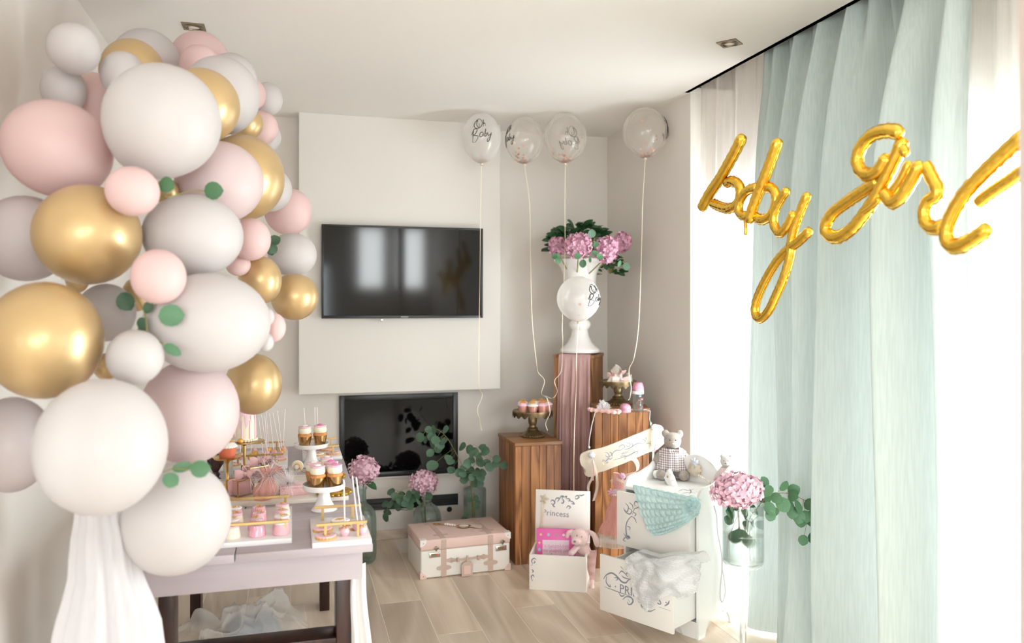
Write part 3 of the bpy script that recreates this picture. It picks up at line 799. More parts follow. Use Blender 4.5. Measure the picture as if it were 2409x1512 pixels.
confetti_balloon(1133, 325, 4.55, .112, .145, 0, 'clear confetti balloon with black lettering facing forward, leftmost under the ceiling',
    [(1130, 385), (1131, 480), (1129, 650), (1127, 800), (1127, 905), (1135, 930), (1123, 962), (1128, 985), (1133, 1012)], 4.5, 'cballoon_milk', 40, 4, 1)
confetti_balloon(1234, 331, 4.62, .112, .136, -62, 'clear confetti balloon with lettering on its left rim, second from left under the ceiling',
    [(1243, 385), (1246, 480), (1248, 600), (1252, 750), (1262, 850), (1266, 875), (1281, 895), (1274, 925), (1287, 937), (1294, 970), (1284, 995), (1288, 1012)], 4.42, 'cballoon', 50, 16, 2)
confetti_balloon(1330, 323, 4.6, .124, .146, 168, 'clear confetti balloon with mirrored lettering seen through it, third from left',
    [(1329, 383), (1329, 480), (1329, 600), (1323, 760), (1324, 800), (1321, 870), (1305, 895), (1311, 920), (1300, 937), (1284, 931)], 4.4, 'cballoon', 45, 8, 3)
confetti_balloon(1518, 312, 4.4, .126, .140, 100, 'clear confetti balloon floating alone near the room corner under the ceiling',
    [(1513, 372), (1512, 480), (1509, 600), (1503, 760), (1492, 840), (1480, 870), (1485, 910), (1482, 935), (1478, 941)], 4.17, 'cballoon', 60, 6, 4)
confetti_balloon(1361, 703, 4.1, .113, .118, 56, 'milky confetti balloon floating low in front of the white urn',
    [(1357, 760), (1356, 850), (1356, 900), (1352, 1000), (1350, 1080), (1350, 1157)], 4.08, 'cballoon_milk', 12, 2, 5)
# ================================================================== GOLD SCRIPT FOIL BALLOONS
LX = 1.5
def foil(pts, r, b, o0, ends=(.6, .6)):
    """inflated foil tube following a stroke, with a crimped seam fin along both sides"""
    w = []
    for x, y in pts:
        q = PXc(1580 + x/2.906, 260 + y/2.906, LX); w.append(q)
    w = cr(w, 9)
    acc = [0]
    for a, c in zip(w, w[1:]): acc.append(acc[-1] + (c-a).length)
    ks = []; L_ = acc[-1]; st_ = r*.55
    for j in range(6): ks.append(r*.95*(1 - math.cos(j/6*PI/2)))
    m_ = max(2, int((L_ - 1.9*r)/st_)); ks += [r*.95 + (L_ - 1.9*r)*j/m_ for j in range(m_+1)]
    for j in range(5, -1, -1): ks.append(L_ - r*.95*(1 - math.cos(j/6*PI/2)))
    def at_(d_):
        for i in range(len(acc)-1):
            if d_ <= acc[i+1] or i == len(acc)-2: return w[i].lerp(w[i+1], (d_-acc[i])/max(1e-9, acc[i+1]-acc[i]))
    w = [at_(q) for q in ks]; n = len(w)
    # arc length for rounded ends
    d = [0]
    for a, c in zip(w, w[1:]): d.append(d[-1] + (c-a).length)
    tot = d[-1]; rs = []
    for i in range(n):
        k0 = min(1, d[i]/(r*.95)); k1 = min(1, (tot-d[i])/(r*.95))
        rs.append(r*max(.12, math.sqrt(1 - (1-k0)**2))*max(.12, math.sqrt(1 - (1-k1)**2))*(1 + .05*math.sin(i*2.1)))
    tube(b, [q - o0 for q in w], rs, 14, up=(1, 0, 0))
    # seam fin lies in the letter plane
    for s in (-1, 1):
        rows = []
        for i in range(n):
            t = (w[min(i+1, n-1)] - w[max(i-1, 0)]).normalized(); side = t.cross(Vector((1, 0, 0))).normalized()*s
            rows.append((b.verts.new(w[i]-o0 + side*rs[i]*.9), b.verts.new(w[i]-o0 + side*(rs[i]*1.0 + .0028 + .0012*math.sin(i*2.6)) + Vector((.0008*math.sin(i*3.1), 0, 0)))))
        for A, B_ in zip(rows, rows[1:]): b.faces.new((A[0], A[1], B_[1], B_[0]))
WORD1 = {'letter_b': [([(490,165),(440,270),(340,450),(262,565),(215,650),(200,680)], 30), ([(345,500),(390,482),(440,510),(450,580),(425,640),(370,668),(310,655),(255,630)], 25)],
         'letter_a': [([(590,525),(520,545),(468,615),(458,680),(478,715),(525,725)], 24), ([(478,730),(486,800),(484,850)], 9)],
         'letter_b_second': [([(735,190),(690,320),(625,490),(565,640),(525,770)], 31), ([(620,525),(660,530),(690,570),(688,650),(650,720),(595,745),(540,720)], 25)],
         'letter_y': [([(797,535),(745,610),(705,700),(702,785),(740,835),(790,790),(840,690)], 25), ([(912,560),(870,660),(825,780),(797,890),(790,985),(750,1130),(690,1270),(640,1370),(585,1420),(550,1385),(560,1300),(610,1180),(690,1040),(770,950),(850,890),(930,812)], 26)]}
WORD2 = {'letter_g': [([(1575,160),(1510,140),(1440,143),(1360,175),(1290,260),(1270,350),(1300,420),(1360,440),(1420,405),(1480,300)], 36), ([(1565,185),(1500,330),(1440,455),(1380,575),(1300,695),(1210,805),(1120,862),(1050,850),(1030,790),(1080,700),(1180,620),(1290,545),(1400,470)], 36)],
         'letter_i': [([(1570,245),(1590,275),(1600,315)], 26), ([(1605,345),(1580,400),(1540,480),(1480,560),(1440,610)], 26), ([(1450,605),(1390,655),(1325,700)], 14)],
         'letter_r': [([(1445,545),(1500,625),(1560,600),(1620,510),(1665,430),(1705,345)], 33), ([(1700,355),(1750,455),(1795,560),(1730,615),(1700,690),(1715,775),(1780,805),(1845,770)], 33)],
         'letter_l': [([(2430,150),(2330,240),(2150,410),(2020,550),(1925,700),(1880,830),(1900,915),(1970,925),(2060,880),(2180,795)], 42), ([(2560,300),(2400,390),(2280,475),(2160,555),(2050,640)], 34), ([(2430,150),(2520,160),(2580,230),(2560,300)], 36)]}
def word(name, label, W, px, py):
    o0 = PXc(px, py, LX); t = thing(name, label, 'balloon', o0)
    for k, strokes in W.items():
        b = BM()
        for i, (pts, r) in enumerate(strokes):
            q = PXc(1580 + pts[0][0]/2.906, 260 + pts[0][1]/2.906, LX); tt = q.x*ST + q.y*CT
            n0 = len(b.verts)
            foil(pts, 1.32*r/2.906*tt/F, b, o0)
            b.verts.ensure_lookup_table()
            if i:  # overlapping strokes bulge past each other
                for v in b.verts[n0:]: v.co.x += .012*(1 if i % 2 else -1)
        obj(k.replace('_second', ''), b, 'goldfoil', t, ang=180)
    return t
word('script_balloon', 'gold foil script balloon reading baby in front of the curtain', WORD1, 1800, 520)
word('script_balloon', 'gold foil script balloon reading girl, nearer the right frame edge', WORD2, 2100, 480)
# ================================================================== WOODEN PEDESTALS
def pedestal(label, x, y, rz, w, d, h, nf, ns, seed):
    """slatted crate on end: top boards, vertical slats on every side, x,y = centre of the base"""
    rng = random.Random(seed)
    t = thing('wooden_pedestal', label, 'pedestal', (x, y, 0), rz, 'stained wooden pedestals')
    def split(n, total):
        ws = [rng.uniform(.8, 1.25) for _ in range(n)]; s = sum(ws); return [q/s*total for q in ws]
    for sgn in (-1, 1):
        p = -w/2
        for q in split(nf, w):
            b = BM(); y0 = sgn*(d/2 - .012); box(b, p+.0008, p+q-.0008, min(y0, y0+sgn*.012), max(y0, y0+sgn*.012) + rng.uniform(-.0008, .0008), 0, h-.021, .0012, seg=1)
            obj('slat', b, 'crate', t); p += q
        p = -d/2 + .0125
        for q in split(ns, d-.025):
            b = BM(); x0 = sgn*(w/2 - .012); box(b, min(x0, x0+sgn*.012), max(x0, x0+sgn*.012), p+.0008, p+q-.0008, 0, h-.021, .0012, seg=1)
            obj('slat', b, 'crate', t); p += q
    b = BM(); box(b, -w/2-.004, w/2+.004, -d/2-.006, d/2+.004, h-.02, h, .002); obj('top_board', b, 'crate_top', t)
    for i in range(nf):
        b = BM(); xx = -w/2 + w*(i+.5)/nf; lathe(b, [(0, .0012), (.0016, .001), (.0022, 0)], 8, T(xx, -d/2-.0004, h*.78 if seed != 1 else h*.22) @ R('X', 90)); obj('nail', b, 'nickel', t)
    return t
pedestal('lowest wooden pedestal, left one, carrying pink cupcakes', 1.338, 4.39, 0, .272, .36, .68, 6, 5, 1)
pedestal('tallest wooden pedestal, in the corner under the white urn', 1.68, 4.477, -34, .236, .29, 1.155, 4, 4, 2)
pedestal('middle height wooden pedestal holding the baby bottle, right one', 1.786, 4.111, -17, .297, .24, .882, 7, 4, 3)
# mauve runner draped over the tall pedestal
t = None
ca, sa = math.cos(rad(-34)), math.sin(rad(-34))
b = BM()
def runner(u, v):
    s = v*1.42   # path: back edge over the top, then down the front
    a = u - .5; w = .19
    fold = .008*math.sin(a*24 + .8*math.sin(a*9)) + .003*math.sin(a*52 + 1)
    top = .27
    if s < top:
        return Vector((a*w + .012, .125 - s, 1.1585 + .0015*math.sin(a*38) + .0015))
    q = s - top
    r = .014
    if q < r*1.57:
        f = q/r; return Vector((a*w + .012, -.145 - r*math.sin(f) - .003, 1.146 + r*math.cos(f) + .0015))
    z = 1.146 - (q - r*1.57)
    k = min(1, (1.146 - z)/.25)
    return Vector((a*w*lerp(1, 1.06, k) + .012 - .03*k*(1.146-z)*.3, -.1625 - .010*k + fold*k*1.6 - .006, z))
grid(b, runner, 90, 90); o = obj('draped_runner', b, 'drape', ang=180); o.location = (1.68, 4.477, 0); o.rotation_euler = (0, 0, rad(-34))
tag(o, 'dusty mauve cloth draped over the front of the tallest pedestal', 'cloth')
# ------------------------------------------------------------------ urn and its flowers
UX, UY, UZ = 1.682, 4.467, 1.164
b = BM()
pr = [(0, .0), (.118, .0), (.121, .008), (.118, .018), (.10, .032), (.075, .055), (.056, .09), (.049, .125), (.058, .135), (.066, .15), (.066, .165), (.056, .178), (.045, .188),
      (.062, .20), (.098, .225), (.118, .26), (.124, .285), (.120, .30), (.128, .308), (.128, .318), (.118, .326), (.108, .335), (.100, .36), (.098, .40), (.103, .44), (.118, .475), (.140, .50), (.156, .512), (.158, .520), (.150, .525), (.138, .515), (.105, .46), (.088, .40), (.088, .36), (0, .33)]
lathe(b, [(r, z*1.075) for r, z in pr], 56); o = obj('urn', b, 'ceramic'); o.location = (UX, UY, UZ); tag(o, 'tall glossy white urn vase with flared rim on the tallest pedestal', 'urn')
def hyd_mesh(rx, rz, n, m, seed, pet=.0135):
    rng = random.Random(seed); b = BM()
    ell(b, (0, 0, 0), (rx*.86, rx*.86, rz*.86), u=14, v=9)
    for i in range(n):
        z = 1 - 2*(i+.5)/n; a = i*2.39996
        s = math.sqrt(max(0, 1-z*z)); nr = Vector((s*math.cos(a), s*math.sin(a), z))
        p = Vector((nr.x*rx, nr.y*rx, nr.z*rz))*rng.uniform(.88, 1.08)
        nr = (nr + Vector((rng.gauss(0, .38), rng.gauss(0, .38), rng.gauss(0, .38)))).normalized()
        q = nr.to_track_quat('Z', 'Y').to_matrix().to_4x4() @ R('Z', rng.uniform(0, 90))
        for k in range(4):
            L = pet*rng.uniform(.85, 1.15); W = L*.55
            mm = T(p) @ q @ R('Z', 90*k) @ R('Y', rng.uniform(-55, 15))
            vs_ = [b.verts.new(mm @ Vector(c)) for c in ((0, 0, 0), (L*.45, -W, L*.12), (L*.5, 0, 0), (L*.45, W, L*.12), (L, -W*.6, L*.05), (L*1.04, 0, -.04*L), (L, W*.6, L*.05))]
            b.faces.new((vs_[0], vs_[1], vs_[2])); b.faces.new((vs_[0], vs_[2], vs_[3]))
            b.faces.new((vs_[1], vs_[4], vs_[5], vs_[2])); b.faces.new((vs_[2], vs_[5], vs_[6], vs_[3]))
    return mesh_from(b, 'flower_head', m, ang=180)
def hydrangea(label, px, py, tt, rx, rz, seed, m='hyd', stem_to=None, leaves=(), tilt=(0, 0), group='pink hydrangea blooms'):
    c = P(px, py, tt)
    t = thing('hydrangea', label, 'flower', c, 0, group)
    o = obj('flower_head', hyd_mesh(rx, rz, 175, m, seed), None, t); o.rotation_euler = (rad(tilt[0]), rad(tilt[1]), 0); o['kind'] = 'stuff'
    if stem_to is not None:
        b = BM(); e = Vector(stem_to) - c; tube(b, cr([(0, 0, -rz*.6), (e.x*.5, e.y*.5, -rz*.6 + (e.z+rz*.6)*.5), tuple(e)], 6), .0035, 8); obj('stem', b, 'stem', t)
    for (a, dz, ln) in leaves:
        dv = RIGHT*math.cos(rad(a)) + AXIS*math.sin(rad(a))*.6 + UP*dz
        put_leaf(t, 'dark', Vector((0, 0, -rz*.8)), dv, UP - AXIS*.4, ln)
    return t
hydrangea('pink hydrangea at the left edge of the urn bouquet', 1312, 580, 4.55, .045, .052, 11, 'hyd2', (UX-.06, UY, UZ+.46), tilt=(0, -25))
hydrangea('pink hydrangea at the front left of the urn bouquet', 1361, 578, 4.42, .074, .066, 12, 'hyd2', (UX-.02, UY, UZ+.44))
hydrangea('pink hydrangea at the front right of the urn bouquet', 1427, 586, 4.42, .062, .070, 13, 'hyd2', (UX+.02, UY, UZ+.44))
hydrangea('pink hydrangea at the right edge of the urn bouquet', 1463, 570, 4.62, .046, .055, 14, 'hyd2', (UX+.06, UY, UZ+.46), tilt=(0, 20))
rng = random.Random(5)
def foliage(label, c, n, kind, spread, lo, hi, L0, L1, name='foliage_bunch', base=(0, 0, 0), bias=(0, 0, 0)):
    t = thing(name, label, 'foliage', c)
    b = BM()
    for i in range(n):
        a = rng.uniform(0, 2*PI); k = math.sqrt(rng.uniform(.05, 1)); p = Vector((math.cos(a)*spread[0]*k, math.sin(a)*spread[1]*k, lerp(hi, lo, k*k) + rng.uniform(-.012, .012))) + Vector(bias)*k
        dv = Vector((math.cos(a), math.sin(a), rng.uniform(-.3, .9)))
        put_leaf(t, kind, p, dv, Vector((rng.gauss(0, .4), rng.gauss(-.5, .4), 1)), rng.uniform(L0, L1))
        if i % 3 == 0: tube(b, [Vector(base)*.5 + Vector((0, 0, -.06)), p*.6, p], .0015, 5)
    obj('stem', b, 'stem', t); return t
foliage('dense dark green leaves crowning the urn bouquet', (UX, UY, UZ+.62), 190, 'dark', (.17, .14), -.01, .145, .055, .095)
foliage('dark green leaves drooping at the right side of the urn bouquet', (UX+.185, UY-.03, UZ+.535), 60, 'dark', (.06, .05), -.06, .06, .035, .065)
sprig('eucalyptus leaves hanging over the left rim of the urn', [(1345, 600, 4.40), (1320, 600, 4.36), (1308, 604, 4.35)], [(1312, 600, 4.34, -160, .035), (1310, 606, 4.34, -70, .035), (1318, 600, 4.35, 200, .035)])
sprig('eucalyptus leaves hanging over the front rim of the urn', [(1400, 560, 4.36), (1385, 590, 4.32), (1372, 612, 4.31)], [(1372, 610, 4.3, -95, .046), (1367, 600, 4.3, 195, .04), (1390, 560, 4.3, 80, .05, 'mid'), (1396, 580, 4.3, 40, .035), (1392, 596, 4.3, 10, .035), (1404, 606, 4.3, 20, .04), (1388, 605, 4.3, -90, .03, 'long')])
sprig('eucalyptus leaves hanging at the right end of the urn bouquet', [(1455, 590, 4.42), (1466, 610, 4.4), (1470, 622, 4.4)], [(1470, 618, 4.38, -70, .045, 'mid'), (1460, 612, 4.38, -110, .04, 'long')])
# ------------------------------------------------------------------ bronze cake stands
def bronze_stand(label, loc, h, r):
    t = thing('bronze_cake_stand', label, 'cake stand', loc, 0, 'antique bronze cake stands')
    b = BM(); k = h/.21
    lathe(b, [(0, 0), (.070, 0), (.073, .006*k), (.070, .012*k), (.062, .020*k), (.050, .034*k), (.036, .050*k), (.030, .056*k), (.033, .062*k), (.030, .070*k), (.022, .078*k), (.019, .095*k), (.024, .108*k), (.026, .130*k), (.026, h-.022), (.040, h-.010), (0, h-.010)], 32,
          wob=lambda a, rr, z: (rr*(1 + (.03*math.sin(a*20) if .02 < z < .05 else 0)), z)); obj('foot', b, 'bronze', t)
    b = BM()
    for i in range(30):
        a = 2*PI*i/30; ell(b, (.072*math.cos(a), .072*math.sin(a), .009), .006, u=6, v=4)
    obj('beading', b, 'bronze', t)
    b = BM(); lathe(b, [(0, h-.010), (r*.97, h-.008), (r, h-.003), (r*.985, h+.003), (r*.95, h), (0, h)], 48); obj('plate', b, 'bronze', t)
    b = BM()
    n = 96
    up_ = [[], [], []]
    for i in range(n):
        a = 2*PI*i/n; sc = abs(math.sin(a*9)); d = .018 + .018*sc
        for j, (rr, z) in enumerate(((r, h-.003), (r*1.012, h-.014), (r*1.004, h-d))): up_[j].append(b.verts.new((rr*math.cos(a), rr*math.sin(a), z)))
    for j in range(2):
        for i in range(n): b.faces.new((up_[j][i], up_[j][(i+1) % n], up_[j+1][(i+1) % n], up_[j+1][i]))
    bmesh.ops.solidify(b, geom=b.faces[:], thickness=.0018); obj('scalloped_skirt', b, 'bronze', t)
    return t
s1 = (1.362, 4.40, .68)
bronze_stand('antique bronze cake stand with scalloped skirt full of pink cupcakes', s1, .150, .118)
p2 = Vector((1.795, 4.150, .882))
bronze_stand('antique bronze cake stand carrying satin baby shoes', p2, .135, .105)
# ------------------------------------------------------------------ cupcakes
def scal(n, amp): return lambda a, r, z: (r*(1 + amp*math.cos(a*n)), z)
def cupcake(label, loc, cup, top, deco, r=.027, h=.042, group='cupcakes', star=False, rz=0):
    t = thing('cupcake', label, 'cupcake', loc, rz, group)
    b = BM(); lathe(b, [(0, 0), (r*.72, 0), (r*.99, h), (r*.96, h), (r*.70, .002), (0, .002)], 44, wob=scal(22, .018)); obj('wrapper', b, cup, t)
    b = BM(); lathe(b, [(r*.9, h*.80), (r*.95, h*.97), (r*1.02, h*1.06), (r*.98, h*1.2), (r*.7, h*1.32), (0, h*1.34)], 28); obj('sponge', b, 'sponge' if cup != 'rosecup' else top, t)
    if not star:
        b = BM(); lathe(b, [(0, h*1.26), (r*.82, h*1.26), (r*.95, h*1.40), (r*.92, h*1.62), (r*.86, h*1.78), (r*.6, h*1.82), (0, h*1.82)], 48, wob=lambda a, rr, z: (rr*(1 + .035*math.cos(16*a + z*420)), z)); obj('frosting', b, 'cream', t)
        b = BM(); lathe(b, [(0, h*1.83), (r*.90, h*1.80), (r*.93, h*1.86), (r*.88, h*1.92), (0, h*1.94)], 40, wob=scal(20, .03)); obj('icing_disc', b, top, t)
        b = BM(); lathe(b, [(0, h*1.95), (r*.42, h*1.94), (r*.40, h*1.99), (r*.2, h*2.06), (0, h*2.08)], 20, wob=scal(6, .12)); obj('icing_flower', b, deco, t)
    else:
        b = BM(); lathe(b, [(0, h*1.25), (r*1.02, h*1.05), (r*1.05, h*1.15), (r*.8, h*1.4), (r*.3, h*1.52), (0, h*1.53)], 40, wob=scal(20, .03)); obj('icing', b, top, t)
        b = BM(); rg = random.Random(int(loc[0]*1e4))
        for i in range(15):
            a = i*2.4; k = math.sqrt((i+.5)/15)*.55*r
            q = Vector((k*math.cos(a), k*math.sin(a), h*1.55 + (r*.5-k)*.6)); mm = T(q) @ R('Z', rg.uniform(0, 360)) @ R('Y', rg.uniform(-70, 70))
            ell(b, (0, 0, 0), (.0055, .0035, .0026), mm @ I4(), u=6, v=4) if False else bmesh.ops.transform(b, matrix=mm, verts=ell(b, (0, 0, 0), (.0062, .004, .003), u=6, v=4))
        obj('gold_flower', b, 'goldleaf', t)
    return t
zc = s1[2] + .150
CC = [((-.072, -.045), 'icing_pink', 'leftmost'), ((-.022, -.075), 'icing_white', 'front, second from left'), ((.034, -.076), 'icing_pink', 'front, third from left'), ((.078, -.038), 'icing_pink', 'rightmost'),
      ((-.05, .03), 'icing_white', 'back left'), ((.012, .015), 'icing_white', 'centre back'), ((.066, .04), 'icing_pink', 'back right')]
for (x, y), tp, w in CC:
    cupcake('rose gold cupcake with gold flower topping on the bronze stand, %s' % w, (s1[0]+x, s1[1]+y, zc), 'rosecup', tp, None, .030, .036, 'rose gold cupcakes on the bronze stand', True)
# ------------------------------------------------------------------ things on the middle pedestal
def satin_bow(parent, c, w, h, m='pinksat', knot='pinksat', rz=0, name='bow'):
    b = BM()
    for s in (-1, 1):
        def lobe(u, v):
            a = (u - .5)*2*PI*.98; k = v
            rr = .5*h*(.25 + .85*math.sin(min(1, k*1.15)*PI*.62))
            return Vector((s*k*w*.5, .35*rr*math.sin(a) - .06*w*k, rr*math.cos(a)*(1 - .15*math.sin(a*3)*k)))
        grid(b, lobe, 18, 9)
    o = obj(name, b, m, parent, ang=180); o.location = c; o.rotation_euler = (0, 0, rad(rz))
    b = BM(); ell(b, (0, -.05*w, 0), (w*.10, w*.09, h*.22), u=12, v=8); q = obj('bow_knot', b, knot, o)
    return o
def bootie(label, loc, rz, L, m, bow=True, tilt=0, group='glittery baby shoes on the stand'):
    t = thing('baby_shoe', label, 'shoe', loc, rz, group)
    if tilt: t.rotation_euler = (rad(tilt), 0, rad(rz))
    b = BM()
    def up(u, v):
        a = u*2*PI; z = v*.5*L
        x = math.cos(a); y = math.sin(a)
        ln = lerp(.5, .30, v**1.4) ; wd = lerp(.22, .17, v)
        cy = lerp(0, .18, v**1.2)
        return Vector((x*wd*L, (y*ln + cy)*L, z + (.0 if y > 0 else -.10*L*v*(-y))))
    grid(b, up, 30, 9, True); lathe(b, [(0, .001), (.21*L, .001)], 30, S(1, 2.2, 1)); obj('upper', b, m, t)
    b = BM(); lathe(b, [(0, 0), (.225*L, 0), (.232*L, .03*L), (.22*L, .06*L)], 30, S(1, 2.25, 1)); obj('sole', b, 'pearl', t)
    if bow: satin_bow(t, (0, -.12*L, .42*L), .55*L, .34*L)
    return t
sz = .882 + .135
bootie('glittery baby shoe standing upright with satin bow at the back of the bronze stand', (p2.x-.01, p2.y+.0, sz+.028), 35, .095, 'glitter', True, 40)
bootie('glittery baby shoe with satin bow lying at the left of the bronze stand', (p2.x-.045, p2.y-.025, sz), -65, .085, 'glitter', True)
bootie('silver glitter baby shoe at the right of the bronze stand', (p2.x+.055, p2.y-.03, sz), -20, .085, 'glitter', False)
t = thing('satin_bow', 'pink satin bow with white felt lying at the front rim of the bronze stand', 'bow', (p2.x-.015, p2.y-.078, sz+.016), -17)
satin_bow(t, (0, 0, 0), .10, .03); b = BM(); box(b, -.05, .05, -.01, .02, -.015, -.012, .001); obj('felt_backing', b, 'icing_white', t)
c = P(1501, 954, 4.20); c.z = .882
t = thing('baby_bottle', 'baby bottle with glittery pink cap and heart print on the right pedestal', 'bottle', c)
b = BM(); lathe(b, [(0, 0), (.026, 0), (.029, .004), (.0285, .04), (.026, .06), (.0285, .088), (.028, .093), (.0265, .093), (.0245, .06), (.027, .04), (.027, .006), (0, .004)], 32); obj('glass_body', b, 'clear', t)
b = BM(); lathe(b, [(0, .0925), (.030, .0925), (.031, .095), (.031, .106), (.030, .108), (0, .108)], 32); obj('collar', b, 'icing_white', t)
b = BM(); lathe(b, [(.0305, .108), (.031, .115), (.030, .128), (.024, .147), (.022, .151), (.018, .153), (0, .153)], 32); obj('cap', b, 'pinkglit', t)
rg = random.Random(3)
for i in range(16):
    a = rad(-90 + rg.uniform(-70, 70)); z = rg.uniform(.012, .072); b = BM()
    s = rg.uniform(.0025, .0042)
    prism(b, [(0, -s), (s, .3*s), (s*.6, s), (0, .5*s), (-s*.6, s), (-s, .3*s)], 0, .0008, T(.0282*math.cos(a), .0282*math.sin(a), z) @ R('Z', math.degrees(a)+90) @ R('Y', rg.uniform(-40, 40)))
    obj('heart_print', b, ['red', 'pinkglaze'][i % 2], t)
b = BM(); box(b, -.008, .006, -.0292, -.0285, .078, .086); obj('blue_label', b, 'blue', t)
c = P(1471, 957, 4.13); c.z = .882
t = thing('pacifier_case', 'round pink rhinestone pacifier case beside the baby bottle', 'case', c)
b = BM(); lathe(b, [(0, 0), (.024, 0), (.030, .005), (.030, .018), (0, .018)], 36); obj('base', b, 'pinkglit', t)
b = BM(); lathe(b, [(.029, .0182), (.0305, .0195), (.029, .021)], 36); obj('zip', b, 'grey', t)
b = BM(); lathe(b, [(.0295, .021), (.030, .026), (.026, .038), (.016, .047), (0, .050)], 36); obj('lid', b, 'pinkglit', t)
c = P(1420, 955, 4.16); c.z = .882
t = thing('headband', 'pink braided baby headband with tulle bow on the pedestal edge', 'headband', c, -17)
b = BM()
pts = cr([(-.075, .01, .014), (-.06, -.012, .010), (-.02, -.03, .010), (.03, -.055, .008), (.068, -.062, .006), (.078, -.05, .012), (.06, -.035, .010), (.02, -.015, .008), (-.03, .012, .008), (-.07, .03, .012)], 6, True)
tube(b, pts + [pts[0]], [.0085 + .0028*math.sin(i*1.6) for i in range(len(pts)+1)], 8, False); obj('braid', b, 'pinksat', t)
b = BM()
for k in range(7):
    a = k*.9
    def pet(u, v): return Vector(((u-.5)*.055*v + .012*math.cos(a)*v, -.02 + .02*math.sin(a)*v, .022 + v*.03 + .006*math.sin(u*9+k))) 
    vv = grid(b, pet, 8, 4); bmesh.ops.rotate(b, verts=[x for r_ in vv for x in r_], cent=(0, -.02, .02), matrix=Matrix.Rotation(rad(-70 + k*23), 3, 'Y'))
obj('tulle_bow', b, 'tulle', t, ang=180)
b = BM()
for k in range(5): ell(b, (.006*math.cos(k*1.26), -.03 + .004*math.sin(k*1.26), .046 + .004*math.sin(k*2)), .0045, u=8, v=6)
obj('pearl_cluster', b, 'pearl', t)
# ================================================================== HANGING NAME SIGN, DRESS
def PP(px, py, pt, n):
    """where the ray through a photo pixel meets the vertical plane through pt with normal n"""
    d = P(px, py, 1) - Vector((0, 0, CH)); o = Vector((0, 0, CH)); n = Vector(n)
    return o + d * ((Vector(pt) - o).dot(n) / d.dot(n))
SO = P(1460, 1065, 4.13)
def sl(x, y, s=4.724, x0=1340, y0=980): # picture crop -> sign plane (local x,z)
    return ((x0 + x/s - 1460)/F*4.13, (1065 - y0 - y/s)/F*4.13)
t = thing('name_sign', 'cream wooden rack sign reading princess, hung aslant in front of the middle pedestal', 'sign', SO, -15.7)
ol = [(130,410),(180,385),(220,370),(330,350),(480,298),(700,208),(880,132),(905,100),(945,88),(990,88),(1030,108),(1046,150),(1032,190),(1062,225),(1055,285),(1010,330),(960,370),(860,400),(790,432),(640,500),(500,556),(380,602),(330,612),(300,640),(255,660),(205,665),(170,640),(162,600),(175,575),(130,540),(115,490),(114,450)]
b = BM(); pts = [(q.x, q.y) for q in cr([sl(*p) + (0,) for p in ol], 3, True)]
prism(b, pts, -.006, .006); obj('board', b, 'signwood', t)
b = BM()
for s, w in [([(365,470),(400,490),(430,460),(450,470),(480,450)], .0035), ([(390,395),(420,400),(440,440),(410,440),(395,420)], .003), ([(440,385),(470,410),(450,440)], .003), ([(395,500),(420,510),(425,490)], .003),
        ([(470,440),(480,400),(520,370),(560,370),(590,350)], .0035), ([(545,350),(560,320),(600,310),(610,340),(580,350)], .003), ([(620,290),(660,290),(670,320),(640,330),(630,305)], .003), ([(670,290),(700,300),(690,330)], .003), ([(600,360),(660,350),(720,310),(770,290),(830,300)], .004),
        ([(790,260),(820,250),(840,270),(820,290)], .003), ([(820,240),(850,235),(845,260)], .003), ([(840,300),(880,290),(900,310),(880,325)], .003), ([(560,440),(600,430),(640,440),(610,460)], .0035), ([(690,430),(700,400),(740,385),(755,400),(720,430)], .003), ([(485,480),(640,430),(820,345)], .003)]:
    stroke(b, [sl(*p) for p in s], w*1.5, T(0, -.0062, 0))
obj('painted_scrolls', b, 'ink', t, False)
b = BM(); cx_, cz_ = sl(648, 385)
text_bm(b, '· PRINCESS ·', .0175, T(cx_, -.0066, cz_) @ R('Y', -22.5) @ T(0, 0, -.006)); obj('lettering', b, 'ink', t, False)
# the sign's two cords run up and over the pedestal
def w2l(p, o): return o.matrix_world.inverted() @ Vector(p)
bpy.context.view_layer.update()
tm = T(SO) @ R('Z', -15.7)
mi = tm.inverted()
b = BM()
topz = .888
pA = P(1399, 962, 4.21); pB = P(1525, 960, 4.21); pA.z = pB.z = topz
pts = [mi @ P(1385, 1050, 4.12), mi @ P(1386, 1036, 4.12), mi @ P(1392, 1000, 4.15), mi @ (pA + Vector((0, -.012, -.006))), mi @ (pA + Vector((.012, 0, 0)))] + [mi @ pA.lerp(pB, k/4) for k in range(1, 4)] + [mi @ (pB + Vector((-.012, 0, 0))), mi @ (pB + Vector((.006, -.012, -.006))), mi @ P(1528, 985, 4.15), mi @ P(1533, 1010, 4.12)]
tube(b, pts, .0022, 6)
ell(b, mi @ P(1386, 1052, 4.12), (.006, .005, .008), u=8, v=6); ell(b, mi @ P(1531, 996, 4.12), (.006, .005, .008), u=8, v=6)
obj('cord', b, 'rope', t)
for px, py, nm in ((1392, 1070, 'rosette'), (1540, 1005, 'rosette')):
    b = BM(); c = mi @ P(px, py, 4.115)
    for k in range(9):
        a = k*.7; vs_ = ell(b, (0, 0, 0), (.011, .004, .007), u=8, v=5); bmesh.ops.transform(b, matrix=T(c) @ R('Y', math.degrees(a)) @ T(.009, -.004, 0) @ R('Z', 25), verts=vs_)
    obj(nm, b, 'greyrose' if px < 1450 else 'icing_white', t)
for px, py in ((1418, 1088), (1530, 1042)):
    b = BM(); c = mi @ P(px, py, 4.115)
    tube(b, cr([c + Vector(q) for q in ((0, .0, .01), (0, -.006, .006), (0, -.012, -.004), (.004, -.012, -.010), (.007, -.008, -.006))], 4), .0018, 6); obj('hook', b, 'gold', t)
